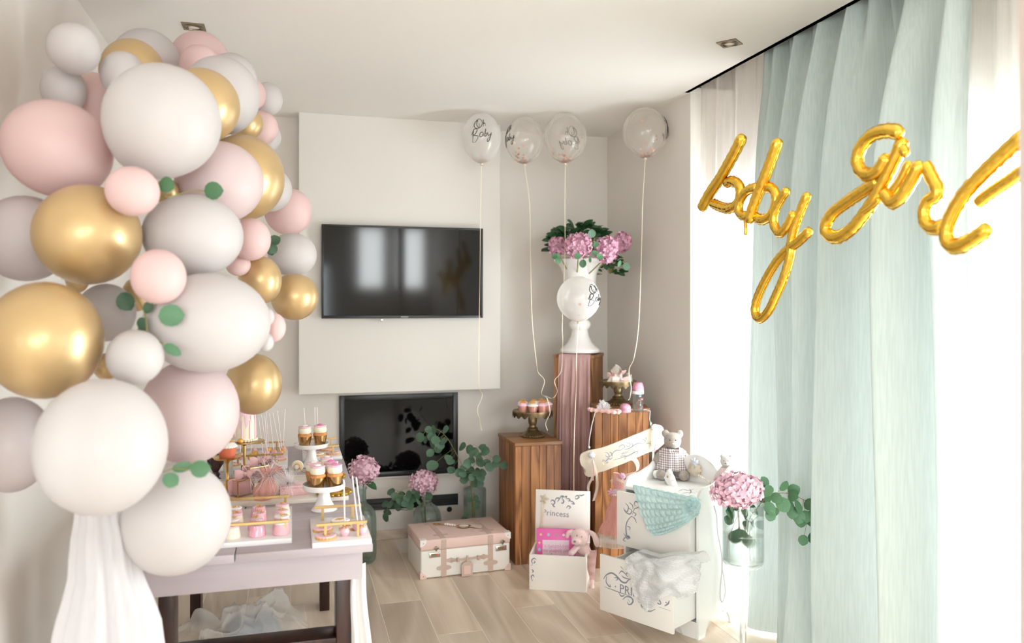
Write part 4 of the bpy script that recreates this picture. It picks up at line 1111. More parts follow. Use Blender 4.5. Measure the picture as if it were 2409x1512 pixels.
def strip(parent, name, pts, w, m, tw=.4):
    b = BM(); pts = cr(pts, 6); rows = []
    for i, p in enumerate(pts):
        a = tw*math.sin(i*.45); s = Vector((math.cos(a), math.sin(a), 0))*w/2
        rows.append((b.verts.new(p - s), b.verts.new(p + Vector((0, .002*math.sin(i), 0))), b.verts.new(p + s)))
    for A, B_ in zip(rows, rows[1:]):
        for j in (0, 1): b.faces.new((A[j], A[j+1], B_[j+1], B_[j]))
    return obj(name, b, m, parent, ang=180)
strip(t, 'lace_ribbon', [mi @ P(x, y, 4.11) for x, y in ((1394, 1085), (1396, 1115), (1385, 1140), (1384, 1155))], .014, 'lace')
strip(t, 'lace_ribbon', [mi @ P(x, y, 4.108) for x, y in ((1398, 1085), (1404, 1120), (1404, 1150), (1396, 1178))], .014, 'lace')
strip(t, 'satin_ribbon', [mi @ P(x, y, 4.106) for x, y in ((1396, 1075), (1397, 1100), (1395, 1130))], .006, 'pinkrib')
strip(t, 'satin_ribbon', [mi @ P(x, y, 4.106) for x, y in ((1540, 1010), (1543, 1035), (1540, 1062))], .008, 'pinkrib')
strip(t, 'lace_ribbon', [mi @ P(x, y, 4.108) for x, y in ((1536, 1012), (1537, 1060), (1536, 1098))], .010, 'lace')
# hanger with the pink dress
HO = P(1462, 1110, 4.03)
def hl(x, y): return ((1340 + x/4.724 - 1462)/F*4.03, (1110 - 980 - y/4.724)/F*4.03)
t = thing('clothes_hanger', 'flat beige wooden hanger with curved hook on the princess sign', 'hanger', HO, -15.7)
b = BM()
outer = cr([hl(*p) + (0,) for p in ((612,470),(640,440),(690,432),(745,460),(775,520),(768,580),(730,610),(650,630),(560,660),(480,690),(452,705))], 4)
inner = cr([hl(*p) + (0,) for p in ((460,735),(560,700),(650,668),(710,640),(740,590),(728,530),(700,490),(660,480),(625,500))], 4)
oL = [(q.x, q.y) for q in outer]; oR = [(q.x, q.y) for q in inner]
n_ = 40
def samp(L, k): 
    f = k*(len(L)-1); i = min(int(f), len(L)-2); r_ = f-i; return (L[i][0]+(L[i+1][0]-L[i][0])*r_, L[i][1]+(L[i+1][1]-L[i][1])*r_)
A = [samp(oL, i/n_) for i in range(n_+1)]; B_ = [samp(oR[::-1], i/n_) for i in range(n_+1)]
rows = []
for (ax, az), (bx, bz) in zip(A, B_): rows.append([b.verts.new(q) for q in ((ax, -.004, az), (bx, -.004, bz), (bx, .004, bz), (ax, .004, az))])
for r0, r1 in zip(rows, rows[1:]):
    for k in range(4): b.faces.new((r0[k], r0[(k+1) % 4], r1[(k+1) % 4], r1[k]))
b.faces.new(rows[0]); b.faces.new(rows[-1][::-1])
obj('hook_and_arm', b, 'pinkskin', t)
b = BM(); ax, az = hl(640, 670); ell(b, (.075, 0, az-.004), (.11, .006, .008)); obj('crossbar', b, 'pinkskin', t)
DO = HO + Vector((-.033*CT, .033*ST, -.115))
t = thing('baby_dress', 'dusty pink baby dress with knitted bodice hanging beside the dresser', 'dress', DO, -15.7)
def band_loft(tab, folds, amp, z0, z1, nz=20, nu=72):
    """tab: (z, half width, half depth, x offset) from top to bottom"""
    b = BM()
    def f(u, v):
        z = lerp(z0, z1, v); a = u*2*PI
        w = interp([(q[0], q[1]) for q in tab], z); d = interp([(q[0], q[2]) for q in tab], z); xo = interp([(q[0], q[3]) for q in tab], z)
        k = 1 + amp*math.sin(a*folds + 1.3*math.sin(a*2))*v
        return Vector((xo + w*math.cos(a)*k, d*math.sin(a)*k, z))
    grid(b, f, nu, nz, True); return b
TAB = [(-.235, .128, .055, .045), (-.20, .122, .052, .043), (-.1, .085, .042, .04), (0, .058, .03, .042), (.03, .056, .026, .046), (.07, .062, .026, .05), (.107, .06, .022, .053)]
obj('skirt', band_loft(TAB, 9, .07, .0, -.21), 'pinkdress', t, ang=180)
obj('underskirt', band_loft([(a, b_*1.02, c*1.02, d) for a, b_, c, d in TAB], 9, .07, -.205, -.262), 'tulle', t, ang=180)
def hem(z, k, amp):
    b = BM()
    def f(u, v):
        a = u*2*PI; w = interp([(q[0], q[1]) for q in TAB], z)*k; d = interp([(q[0], q[2]) for q in TAB], z)*k; xo = interp([(q[0], q[3]) for q in TAB], z)
        m = 1 + .07*math.sin(a*9 + 1.3*math.sin(a*2))
        return Vector((xo + (w + .003*math.sin(a*60))*math.cos(a)*m, (d + .003*math.sin(a*60))*math.sin(a)*m, z + .008 - v*.022 + (.004*abs(math.sin(a*30)) if v > .5 else 0)))
    grid(b, f, 180, 5, True); return b
obj('lace_hem', hem(-.205, 1.03, 1), 'lace', t, ang=180); obj('lace_hem', hem(-.245, 1.06, 1), 'lace', t, ang=180)
def bod(u, v):
    a = u*2*PI; z = lerp(.03, .112, v)
    w = interp([(q[0], q[1]) for q in TAB], z); d = interp([(q[0], q[2]) for q in TAB], z)
    xo = .05 ; s = math.sin(a); zz = z
    if v > .6: zz -= (v-.6)/.4*.035*math.exp(-((math.cos(a))/.35)**2)   # scooped neck
    k = 1 + .02*math.sin(a*40)*math.sin(v*40)
    return Vector((xo + w*math.cos(a)*k, d*s*k, zz))
b = BM(); grid(b, bod, 120, 26, True); obj('knit_bodice', b, 'knitpink', t, ang=180)
obj('waistband', band_loft([(a, b_*1.05, c*1.08, d) for a, b_, c, d in TAB], 0, 0, .032, -.002, 5), 'tulle', t, ang=180)
b = BM()
for i in range(24):
    a = 2*PI*i/24; ell(b, (.042 + .062*math.cos(a), .034*math.sin(a), -.002 - .006*math.sin(a*1)), .0046, u=8, v=6)
obj('pearl_belt', b, 'pearl', t)
b = BM()
def neck(u, v):
    x = (u-.5)*.088; return Vector((.05 + x, -.024 - .004*v, .078 + 8*x*x - v*.014 + .003*math.sin(u*70)*v))
grid(b, neck, 60, 4); obj('lace_collar', b, 'lace', t, ang=180)
b = BM()
for k in range(7):
    vs_ = ell(b, (0, 0, 0), (.010, .004, .007), u=8, v=5); bmesh.ops.transform(b, matrix=T(.032, -.033, .100) @ R('Y', k*51) @ T(.009, 0, 0) @ R('Z', 20), verts=vs_)
obj('flower_brooch', b, 'hyd2', t)
b = BM()
for k in range(6):
    vs_ = ell(b, (0, 0, 0), (.012, .003, .005), u=8, v=5); bmesh.ops.transform(b, matrix=T(-.022, -.012, .014) @ R('Y', k*60 + 20) @ T(.010, 0, 0), verts=vs_)
obj('side_tassel', b, 'hyd2', t)
# ================================================================== TOY DRESSER
XA = Vector((.489, -.873, 0)).normalized(); YA = Vector((.873, .489, 0)).normalized()
DC = Vector((1.595, 3.221, 0)); DA = math.degrees(math.atan2(XA.y, XA.x))
DM = T(DC) @ R('Z', DA); DI = DM.inverted()
dr = thing('toy_dresser', 'small white painted toy dresser with open lower drawer by the curtain', 'dresser', DC, DA)
side = [(0, 0), (.052, 0), (.062, .030), (.082, .055), (.108, .062), (.125, .075), (.2, .075), (.218, .062), (.243, .055), (.262, .030), (.272, 0), (.323, 0), (.323, .70), (.30, .712), (.26, .705), (.20, .672), (.12, .652), (.05, .648), (.022, .640), (.006, .622), (0, .60)]
for sx, nm in ((-.2, 'side_panel'), (.188, 'side_panel')):
    b = BM(); prism(b, side, sx, sx+.012, R('Z', 90) @ S(1, -1, 1)); obj(nm, b, 'white_cool', dr, False)
b = BM(); box(b, -.188, .188, .305, .317, .06, .60); 
arch = [(-.188, .60), (-.188, .655), (-.15, .66), (-.11, .675), (-.08, .705), (-.04, .728), (0, .735), (.04, .728), (.08, .705), (.11, .675), (.15, .66), (.188, .655), (.188, .60)]
prism(b, arch, .305, .317); obj('back_panel', b, 'white_cool', dr, False)
b = BM(); box(b, -.188, .188, -.012, .305, .592, .605, .002); obj('top', b, 'white_cool', dr)
b = BM(); box(b, -.188, .188, .0, .305, .331, .341); obj('divider', b, 'white_cool', dr, False)
b = BM(); box(b, -.188, .188, .0, .305, .062, .072); obj('base_board', b, 'white_cool', dr, False)
b = BM(); prism(b, [(-.188, 0), (-.12, 0), (-.105, .03), (-.08, .05), (.08, .05), (.105, .03), (.12, 0), (.188, 0), (.188, .062), (-.188, .062)], .002, .012); obj('plinth', b, 'white_cool', dr, False)
def drawer(z0, z1, out):
    b = BM(); y = -out
    box(b, -.194, .192, y-.013, y, z0, z1, .001); f = obj('drawer_front', b, 'white', dr)
    b = BM(); box(b, -.178, -.168, y, y+.28, z0+.01, z1-.03); box(b, .168, .178, y, y+.28, z0+.01, z1-.03); box(b, -.168, .168, y+.27, y+.28, z0+.01, z1-.03); box(b, -.168, .168, y, y+.27, z0+.01, z0+.016)
    obj('drawer_box', b, 'white_cool', dr, False); return f
f1 = drawer(.345, .590, .048); f2 = drawer(.077, .326, .172)
pU = DM @ Vector((0, -.061, .4)); pL = DM @ Vector((0, -.185, .2)); nF = -YA
def dl(px, py, pl):
    q = DI @ PP(px, py, pl, nF); return (q.x, q.z)
def traced(parent, S_, sc, x0, y0, pl, yf, name='painted_scrolls', w=.005, m='ink'):
    b = BM()
    for s in S_:
        ww = w
        if isinstance(s, tuple): s, ww = s
        stroke(b, [dl(x0 + x/sc, y0 + y/sc, pl) for x, y in s], ww, T(0, yf, 0))
    return obj(name, b, m, parent, False)
traced(f1, [([(668,1345),(645,1358),(636,1340),(655,1325),(672,1345),(640,1325),(628,1260),(632,1190),(655,1140),(690,1105)], .007), [(690,1105),(725,1130),(745,1180)], [(600,1010),(625,1060),(672,1080),(692,1040),(655,1012)], [(700,1085),(722,1025),(765,1005),(772,970),(735,940),(720,975),(745,995)],
    [(622,958),(655,1000),(640,1055),(610,1030)], [(700,1050),(738,1082),(720,1105)], [(662,950),(700,985),(706,1030)], [(640,1215),(672,1230),(665,1260)], [(600,1295),(625,1330),(598,1368),(628,1385)]], 4.724, 1340, 980, pU, -.0615)
traced(f2, [([(215,705),(250,655),(310,628),(360,650),(400,690),(445,738),(495,752),(525,722),(560,700)], .008), ([(255,670),(248,740),(275,785),(300,802),(296,770)], .006), [(345,690),(385,690),(390,715),(365,718)], ([(428,545),(462,582)], .006), [(410,640),(440,605),(475,625),(505,660)], [(495,585),(525,615),(500,645),(520,680)], [(440,660),(480,690),(545,705)],
    ([(228,803),(385,862),(560,925)], .004), ([(408,880),(440,920),(482,912)], .006), ([(458,965),(500,928),(560,938),(588,980),(562,1022),(528,1022),(520,990)], .007), [(520,955),(548,1000)],
    ([(705,995),(690,1040),(735,1085),(800,1112),(870,1085)], .006), ([(918,1058),(1062,1108)], .004), ([(985,1045),(1030,1015),(1045,975)], .007)], 5.3625, 1380, 1230, pL, -.1855)
b = BM(); x1, z1 = dl(1380+350/5.3625, 1230+795/5.3625, pL)
text_bm(b, '· PRINCESS ·', .052, T(x1, -.1858, z1-.018), align='LEFT'); obj('lettering', b, 'ink', f2, False)
b = BM()
for s in ([(1210,830),(1260,805),(1320,820),(1380,800)], [(1250,850),(1320,840),(1400,850)], [(1330,800),(1350,830),(1330,860)], [(1400,830),(1440,845)]):
    pts = []
    for x, y in s:
        q = DI @ PZc(1340 + x/4.724, 980 + y/4.724, .606); pts.append((q.x, q.y))
    stroke(b, pts, .005, T(0, 0, .6055) @ R('X', -90) @ S(1, 1, 1))
obj('painted_scrolls', b, 'ink', dr, False)
# cord loop on the dresser's right side
pS = DM @ Vector((.202, .1, .3))
b = BM(); tube(b, [DI @ PP(x, y, pS + XA*.006, XA) for x, y in [(q.x, q.y) for q in cr([(1680, 1190, 0), (1686, 1215, 0), (1688, 1250, 0), (1697, 1300, 0), (1698, 1340, 0), (1694, 1395, 0), (1699, 1416, 0), (1706, 1395, 0), (1704, 1365, 0), (1699, 1335, 0), (1703, 1310, 0)], 4)]], .0028, 6); obj('cord_loop', b, 'rope', dr)
# fabric flower ornament on the arched back panel
b = BM()
for k in range(12):
    vs_ = ell(b, (0, 0, 0), (.022, .006, .012), u=8, v=5); bmesh.ops.transform(b, matrix=T(-.005, .29, .665) @ R('Y', k*33) @ T(.020, -.004*(k % 3), 0) @ R('Z', 25), verts=vs_)
obj('fabric_flower', b, 'lace', dr)
b = BM()
for k in range(7):
    vs_ = ell(b, (0, 0, 0), (.014, .004, .006), u=8, v=5); bmesh.ops.transform(b, matrix=T(.0, .28, .70) @ R('Y', k*55) @ T(.012, 0, 0) @ R('Z', 30), verts=vs_)
obj('grey_bow', b, 'greyrose', dr)
b = BM()
for k in range(9): ell(b, (.03 + k*.010, .275, .645 - .004*k), .005, u=8, v=6)
obj('pearl_string', b, 'pearl', dr)
# ------------------------------------------------------------------ blankets
def coons(b, c0, c1, d0, d1, nu, nv, disp):
    """patch between top c0 / bottom c1 and left d0 / right d1 polylines (same corner points)"""
    def at(L, k):
        f = k*(len(L)-1); i = min(int(f), len(L)-2); return L[i].lerp(L[i+1], f-i)
    C0, C1, D0, D1 = (cr(L, 8) for L in (c0, c1, d0, d1))
    def f(u, v):
        p = at(C0, u)*(1-v) + at(C1, u)*v + at(D0, v)*(1-u) + at(D1, v)*u
        p -= (C0[0]*(1-u)*(1-v) + C0[-1]*u*(1-v) + C1[0]*(1-u)*v + C1[-1]*u*v)
        return p + disp(u, v)
    grid(b, f, nu, nv)
def q(px, py, pl, off): return PP(px, py, pl - YA*off, nF)
b = BM()
A_ = [q(1489, 1141, pU, .004), q(1530, 1150, pU, .006), q(1590, 1164, pU, .006), q(1640, 1172, pU, .008)]
Bt = [q(1541, 1259, pU, .012), q(1560, 1258, pU, .014), q(1600, 1240, pU, .018), q(1644, 1212, pU, .02)]
Lf = [A_[0], q(1505, 1190, pU, .008), q(1525, 1240, pU, .010), Bt[0]]
Rt = [A_[-1], q(1650, 1185, pU, .02), q(1650, 1200, pU, .03), Bt[-1]]
def shell(u, v):
    r_ = v*8; k = int(r_); fr = r_-k; cc = (u*12 + .5*(k % 2)) % 1
    h = math.sqrt(max(0, 1 - ((cc-.5)/.5)**2))*math.sin(fr*PI)**.6
    roll = math.exp(-((u-.93)/.10)**2)
    return -YA*(.014*h + .030*roll*math.sin(v*PI) + .006*math.sin(u*9 + v*3)) + Vector((0, 0, .004*math.sin(v*57)*roll))
coons(b, A_, Bt, Lf, Rt, 150, 84, shell)
def overtop(u, v):   # the part lying on the dresser top
    p = A_[0].lerp(A_[-1], u) + YA*(v*.035) ; p.z = lerp(A_[0].z, A_[-1].z, u)*(1-v) + .612*v + .004*abs(math.sin(u*30))
    if v > 0: p.z = max(p.z, .609)
    return p
grid(b, overtop, 60, 6)
bmesh.ops.solidify(b, geom=b.faces[:], thickness=.003)
tag(obj('crocheted_blanket', b, 'aqua', ang=180), 'aqua crocheted shell stitch blanket draped over the dresser front', 'blanket')
b = BM()
rosec = q(1628, 1190, pU, .035)
def roll(u, v):
    a = u*4.6*PI; r = .006 + .030*u + .004*math.sin(a*3.3)*v
    return rosec + (XA*math.cos(a) + UP*math.sin(a))*r*(1 + .25*v) - YA*(.030*v - .02*u + .006*math.sin(a*4)*v)
grid(b, roll, 120, 8); bmesh.ops.solidify(b, geom=b.faces[:], thickness=.004)
obj('rolled_corner', b, 'aqua', bpy.data.objects['crocheted_blanket'], ang=180)
b = BM()
A_ = [q(1472, 1312, pL, .006), q(1500, 1299, pL, .012), q(1545, 1312, pL, .012), q(1590, 1306, pL, .02), q(1640, 1305, pL, .02)]
Bt = [q(1524, 1438, pL, .012), q(1545, 1420, pL, .02), q(1575, 1398, pL, .03), q(1610, 1405, pL, .03), q(1640, 1392, pL, .02)]
Lf = [A_[0], q(1485, 1350, pL, .010), q(1500, 1405, pL, .012), Bt[0]]
Rt = [A_[-1], q(1653, 1330, pL, .02), q(1650, 1360, pL, .02), Bt[-1]]
def knit(u, v):
    return -YA*(.004 + abs(.010*math.sin(u*11 + v*4) + .045*math.sin(PI*v)*max(0, math.sin((u-.35)*5)) + .012*math.sin(u*16 - v*6)*u + .004*math.sin(u*130)*math.sin(v*110) + .030*noise.noise(Vector((u*6, v*6, 2)))))
coons(b, A_, Bt, Lf, Rt, 150, 90, knit)
def intod(u, v):
    p = A_[0].lerp(A_[-1], u); k = u*(len(A_)-1); i = min(int(k), len(A_)-2); p = A_[i].lerp(A_[i+1], k-i)
    return p + YA*(.015 + .09*v) + Vector((0, 0, .012*math.sin(v*PI) - .05*v*v + .008*math.sin(u*13)*v + .003*math.sin(u*130)*math.sin(v*40)))
grid(b, intod, 100, 20)
bmesh.ops.solidify(b, geom=b.faces[:], thickness=.004)
tag(obj('knitted_blanket', b, 'whiteyarn', ang=180), 'fluffy white knitted blanket hanging over the open lower drawer', 'blanket')
# ------------------------------------------------------------------ soft toys
def plush(name, parts, m, parent, vox=.005, smooth=4):
    """ellipsoids and limbs fused into one continuous skin"""
    b = BM()
    for p in parts:
        if p[0] == 'e':
            vs_ = ell(b, (0, 0, 0), p[2], u=16, v=12); bmesh.ops.transform(b, matrix=T(Vector(p[1])) @ (p[3] if len(p) > 3 else I4()), verts=vs_)
        else: tube(b, cr(p[1], 4), p[2] if not isinstance(p[2], (list, tuple)) else [interp(list(zip([i/(len(p[2])-1) for i in range(len(p[2]))], p[2])), i/(len(cr(p[1], 4))-1)) for i in range(len(cr(p[1], 4)))], 12)
    o = obj(name, b, m, parent, ang=180)
    md = o.modifiers.new('remesh', 'REMESH'); md.mode = 'VOXEL'; md.voxel_size = vox; md.use_smooth_shade = True
    sm = o.modifiers.new('smooth', 'SMOOTH'); sm.iterations = smooth; sm.factor = .5
    return o
TD = PZc(1582, 1122, .606)
t = thing('teddy_bear', 'grey brown teddy bear in a mauve gingham dress sitting on the dresser', 'teddy bear', TD, -25)
plush('body', [('e', (0, 0, .065), (.048, .042, .06)), ('e', (0, -.005, .178), (.042, .038, .042)), ('e', (0, -.040, .166), (.022, .016, .018)), ('e', (-.034, 0, .213), (.019, .010, .020)), ('e', (.034, 0, .213), (.019, .010, .020)),
    ('t', [(-.03, 0, .125), (-.065, -.012, .105), (-.082, -.02, .075)], [.017, .018, .017]), ('t', [(.03, 0, .125), (.065, -.012, .10), (.075, -.03, .07)], [.017, .018, .017]),
    ('t', [(-.025, -.02, .03), (-.05, -.06, .026), (-.058, -.085, .026)], [.022, .023, .026]), ('t', [(.025, -.02, .03), (.045, -.06, .026), (.052, -.085, .026)], [.022, .023, .026])], 'fur', t, .0045, 3)
b = BM(); ell(b, (-.014, -.040, .187), .0032, u=8, v=6); ell(b, (.014, -.040, .187), .0032, u=8, v=6); obj('eye', b, 'inkdark', t)
b = BM(); ell(b, (0, -.056, .172), (.007, .004, .005), u=8, v=6); obj('nose', b, 'tanskin', t)
b = BM()
def dressf(u, v):
    a = u*2*PI; z = lerp(.145, .045, v); r = lerp(.042, .084, v**.8); k = 1 + .07*math.sin(a*13)*v
    return Vector((r*k*math.cos(a), (r*.85*k)*math.sin(a) - .006, z))
grid(b, dressf, 90, 14, True)
for s in (-1, 1):
    def slv(u, v):
        a = u*2*PI; r = .026 - .003*v + .003*math.sin(a*7)*(1-abs(2*v-1)); return Vector((s*(.030 + .035*v) , -.006*v + r*math.cos(a), .125 - .018*v + r*math.sin(a)))
    grid(b, slv, 28, 6, True)
obj('gingham_dress', b, 'gingham', t, ang=180)
satin_bow(t, (.006, -.05, .138), .05, .018, 'gingham', 'gingham')
WB = PZc(1708, 1146, .606)
t = thing('small_bear', 'small white bear in a pale pink dress at the right end of the dresser', 'teddy bear', WB, -40)
plush('body', [('e', (0, 0, .04), (.030, .026, .04)), ('e', (0, -.004, .120), (.026, .024, .027)), ('e', (.004, -.026, .114), (.012, .012, .011)), ('e', (-.019, 0, .143), (.010, .006, .011)), ('e', (.021, 0, .143), (.010, .006, .011)), ('t', [(0, 0, .06), (0, -.002, .105)], .017),
    ('t', [(-.02, 0, .082), (-.036, -.008, .06), (-.045, -.014, .042)], .010), ('t', [(.02, 0, .082), (.034, -.008, .062), (.040, -.012, .046)], .010), ('t', [(-.014, -.012, .014), (-.03, -.04, .012), (-.036, -.052, .014)], .013), ('t', [(.014, -.012, .014), (.03, -.04, .012), (.036, -.052, .014)], .013)], 'whitefur', t, .004, 3)
b = BM(); ell(b, (-.006, -.026, .127), .0022, u=8, v=6); ell(b, (.013, -.025, .127), .0022, u=8, v=6); ell(b, (.004, -.038, .117), (.004, .003, .003), u=8, v=6); obj('face_stitching', b, 'nose', t)
b = BM()
def df(u, v):
    a = u*2*PI; z = lerp(.094, .012, v); r = lerp(.024, .048, v); k = 1 + .10*math.sin(a*10)*v
    return Vector((r*k*math.cos(a), r*.9*k*math.sin(a) - .004, z))
grid(b, df, 80, 12, True); obj('pink_dress', b, 'pinkplush', t, ang=180)
def sneaker(label, loc, rz, L, tilt=0, roll=0):
    t = thing('baby_sneaker', label, 'shoe', loc, rz, 'pair of white baby sneakers'); t.rotation_euler = (rad(tilt), rad(roll), rad(rz))
    b = BM()
    prof = [(-.5, .30, .17), (-.46, .36, .19), (-.3, .22, .21), (-.1, .20, .22), (.1, .42, .20), (.3, .52, .19), (.46, .50, .17), (.5, .44, .12)]
    def f(u, v):
        y = lerp(-.49, .49, v)*L; k = v
        h = interp([(-.5, .13), (-.38, .22), (-.15, .30), (.05, .46), (.25, .50), (.44, .56), (.5, .5)], y/L)*L
        w = interp([(-.5, .10), (-.38, .19), (-.15, .21), (.2, .19), (.42, .17), (.5, .09)], y/L)*L
        a = PI*u
        return Vector((w*math.cos(a)*(1 if a else 1), y, .07*L + (h-.07*L)*math.sin(a)**.6))
    grid(b, f, 22, 22); obj('upper', b, 'white_cool', t, ang=180)
    b = BM(); n = 30
    ring = []
    for z, k in ((0, .97), (.01*L, 1.02), (.08*L, 1.03), (.10*L, .98)):
        ring.append([b.verts.new((k*interp([(-.5, .11), (-.38, .20), (-.15, .22), (.2, .20), (.42, .185), (.5, .10)], .5*math.sin(2*PI*i/n))*L*math.cos(2*PI*i/n)/max(.35, abs(math.cos(2*PI*i/n)))*min(1, abs(math.cos(2*PI*i/n))*2.2+.05), k*.5*L*math.sin(2*PI*i/n), z)) for i in range(n)])
    for A, B2 in zip(ring, ring[1:]):
        for i in range(n): b.faces.new((A[i], A[(i+1) % n], B2[(i+1) % n], B2[i]))
    b.faces.new(ring[0]); b.faces.new(ring[-1]); obj('sole', b, 'ceramic', t)
    for i in range(4):
        y = (-.12 + .09*i)*L; b = BM(); tube(b, cr([(-.10*L, y, (.30 + .045*i)*L), (0, y - .01*L, (.345 + .05*i)*L), (.10*L, y, (.30 + .045*i)*L)], 4), .010*L*3.2, 6, True, .5); obj('lace', b, 'white', t)
    for k, c_ in enumerate(('red', 'yellow', 'greenp', 'skyp')):
        b = BM(); box(b, -.185*L, -.165*L, (.10 + .035*k)*L, (.13 + .035*k)*L, .22*L, .36*L); obj('rainbow_stripe', b, c_, t, False)
    return t
p_ = PZc(1578, 1138, .606); sneaker('white baby sneaker standing nearest the dresser edge, toe to the camera', (p_.x, p_.y, .608), 0, .095, 28)
p_ = PZc(1552, 1124, .606); sneaker('white baby sneaker lying on its side in front of the teddy', (p_.x, p_.y, .628), -70, .092, 0, 75)
# ================================================================== TOY BOX WITH BOOK AND BUNNY
BX = Vector((1.168, 3.831, 0)); BXd = Vector((.905, -.425, 0)).normalized(); BA = math.degrees(math.atan2(BXd.y, BXd.x))
t = thing('toy_box', 'small white wooden box with its lid standing open on the floor', 'box', BX, BA)
W, D, H, th = .29, .235, .178, .009
b = BM(); box(b, 0, W, 0, th, 0, H, .001); fr = obj('front_panel', b, 'white', t)
b = BM(); box(b, 0, W, D-th, D, 0, H, .001); obj('rear_panel', b, 'white', t)
b = BM(); box(b, 0, th, th, D-th, 0, H, .001); obj('side_panel', b, 'white', t)
b = BM(); box(b, W-th, W, th, D-th, 0, H, .001); obj('side_panel', b, 'white', t)
b = BM(); box(b, th, W-th, th, D-th, 0, .008); obj('bottom', b, 'white', t, False)
LM = T(0, D+.002, H) @ R('X', -6)
b = BM(); box(b, -.002, W+.002, 0, .009, 0, .272, .001, LM); lid = obj('lid', b, 'white', t)
BMx = T(BX) @ R('Z', BA); BI = BMx.inverted(); yB = Vector((-BXd.y, BXd.x, 0))
def lidl(x, y): 
    w = PP(1180 + x/4.727, 1100 + y/4.725, BMx @ Vector((0, D+.016, .3)), -yB); l = (LM.inverted() @ (BI @ w)); return (l.x, l.z)
b = BM()
for s in ([(545,380),(560,360),(590,380),(575,410),(550,400)], [(590,370),(610,340),(640,345),(620,380)], [(640,350),(660,320),(685,320),(665,345)], [(690,330),(720,320),(715,345)], [(720,350),(745,345),(760,370),(735,370)], [(760,370),(790,380),(805,405),(775,400)], [(560,400),(580,430),(595,435)], [(675,345),(690,370),(680,395),(660,390)], [(720,450),(740,425),(765,440),(745,460)],
          [(815,325),(840,310),(860,330),(830,350),(815,335)], [(855,305),(885,312),(920,300)]):
    stroke(b, [lidl(*p) for p in s], .007, LM @ T(0, -.0004, 0))
obj('painted_scrolls', b, 'ink', lid, False)
b = BM(); lx, lz = lidl(600, 545)
text_bm(b, 'Princess', .044, LM @ T(lx, -.0006, lz) @ R('Y', 3) @ T(0, 0, .004)); obj('lettering', b, 'ink', lid, False)
def frl(x, y):
    w = PP(1180 + x/4.727, 1100 + y/4.725, BX, -yB); l = BI @ w; return (l.x, l.z)
b = BM()
for s in ([(345,1070),(335,1030),(360,1005),(385,1020)], [(350,1060),(370,1050),(365,1030)], [(325,1085),(345,1075)], [(335,1130),(350,1140),(345,1165)], [(345,1160),(360,1150)], [(340,1250),(330,1210),(350,1190),(362,1215)], [(335,1260),(350,1245)]):
    stroke(b, [frl(*p) for p in s], .006, T(0, -.0004, 0))
obj('painted_scrolls', b, 'ink', fr, False)
b = BM()
for k in range(5):
    vs_ = ell(b, (0, 0, 0), (.016, .004, .007), u=8, v=5); bmesh.ops.transform(b, matrix=LM @ T(.045, -.006, .225) @ R('Y', k*72) @ T(.012, 0, 0), verts=vs_)
obj('organza_bow', b, 'lace', lid)
strip(lid, 'organza_ribbon', [LM @ Vector(q_) for q_ in ((.042, -.006, .22), (.036, -.007, .15), (.03, -.008, .08), (.02, -.012, .0))], .018, 'lace')
# book
bw, bh = .205, .262
BKM = Matrix.Translation(BMx @ Vector((.022, .118, .0085))) @ R('Z', BA + 6) @ R('X', -7)
t = thing('picture_book', 'pink baby journal standing in the open white box', 'book', BKM.to_translation()); t.rotation_euler = BKM.to_euler()
b = BM(); box(b, 0, bw, 0, .003, 0, bh, .001); fc = obj('front_cover', b, 'bookpink', t)
b = BM(); box(b, 0, bw, .017, .020, 0, bh, .001); obj('back_cover', b, 'bookpink', t)
b = BM(); box(b, 0, .003, .003, .017, 0, bh, .0005); obj('spine', b, 'bookpink', t)
b = BM(); box(b, .003, bw-.004, .0032, .0168, .004, bh-.004); obj('pages', b, 'pages', t, False)
b = BM(); box(b, .030, .170, -.0006, 0, .02, .205, 0); obj('title_panel', b, 'bookpage', fc, False)
b = BM()
for i in range(6): box(b, .030, .170, -.0009, -.0006, .05+i*.028, .0507+i*.028)
for i in range(5): box(b, .052+i*.024, .0527+i*.024, -.0009, -.0006, .02, .205)
obj('grid_lines', b, 'lilacball', fc, False)
b = BM(); text_bm(b, 'Το ημερολόγιο', .0215, T(.1, -.0014, .168)); text_bm(b, 'του μωρού μου', .0215, T(.1, -.0014, .145)); obj('title_lettering', b, 'icing_hot', fc, False)
b = BM(); text_bm(b, 'για', .015, T(.133, -.0014, .082)); text_bm(b, 'κορίτσι', .015, T(.133, -.0014, .066)); obj('subtitle_lettering', b, 'red', fc, False)
rg = random.Random(8)
icons = [(.022 + .04*i, .232) for i in range(5)] + [(.014, .19 - .035*i) for i in range(4)] + [(.188, .19 - .033*i) for i in range(5)]
for i, (x, z) in enumerate(icons):
    b = BM(); n = rg.choice([4, 5, 6, 24]); rr_ = rg.uniform(.007, .009)
    pl = [(rr_*(1 if j % 2 == 0 or n == 24 else .6)*math.cos(2*PI*j/(2*n)), rr_*(1 if j % 2 == 0 or n == 24 else .6)*math.sin(2*PI*j/(2*n))) for j in range(2*n)]
    prism(b, pl, -.0012, 0, T(x, 0, z)); obj('cover_icon', b, ['yellow', 'skyp', 'greenp', 'icing_white', 'pinkglaze'][i % 5], fc, False)
b = BM(); prism(b, [(.034, .022), (.034, .07), (.045, .082), (.06, .084), (.075, .075), (.09, .06), (.095, .022)], -.0014, -.0006); obj('cover_bear', b, 'yellow', fc, False)
b = BM(); prism(b, [(.105, .06), (.103, .09), (.115, .098), (.128, .092), (.14, .10), (.155, .094), (.163, .08), (.16, .055)], -.0011, -.0006); obj('cover_cloud', b, 'skyp', fc, False)
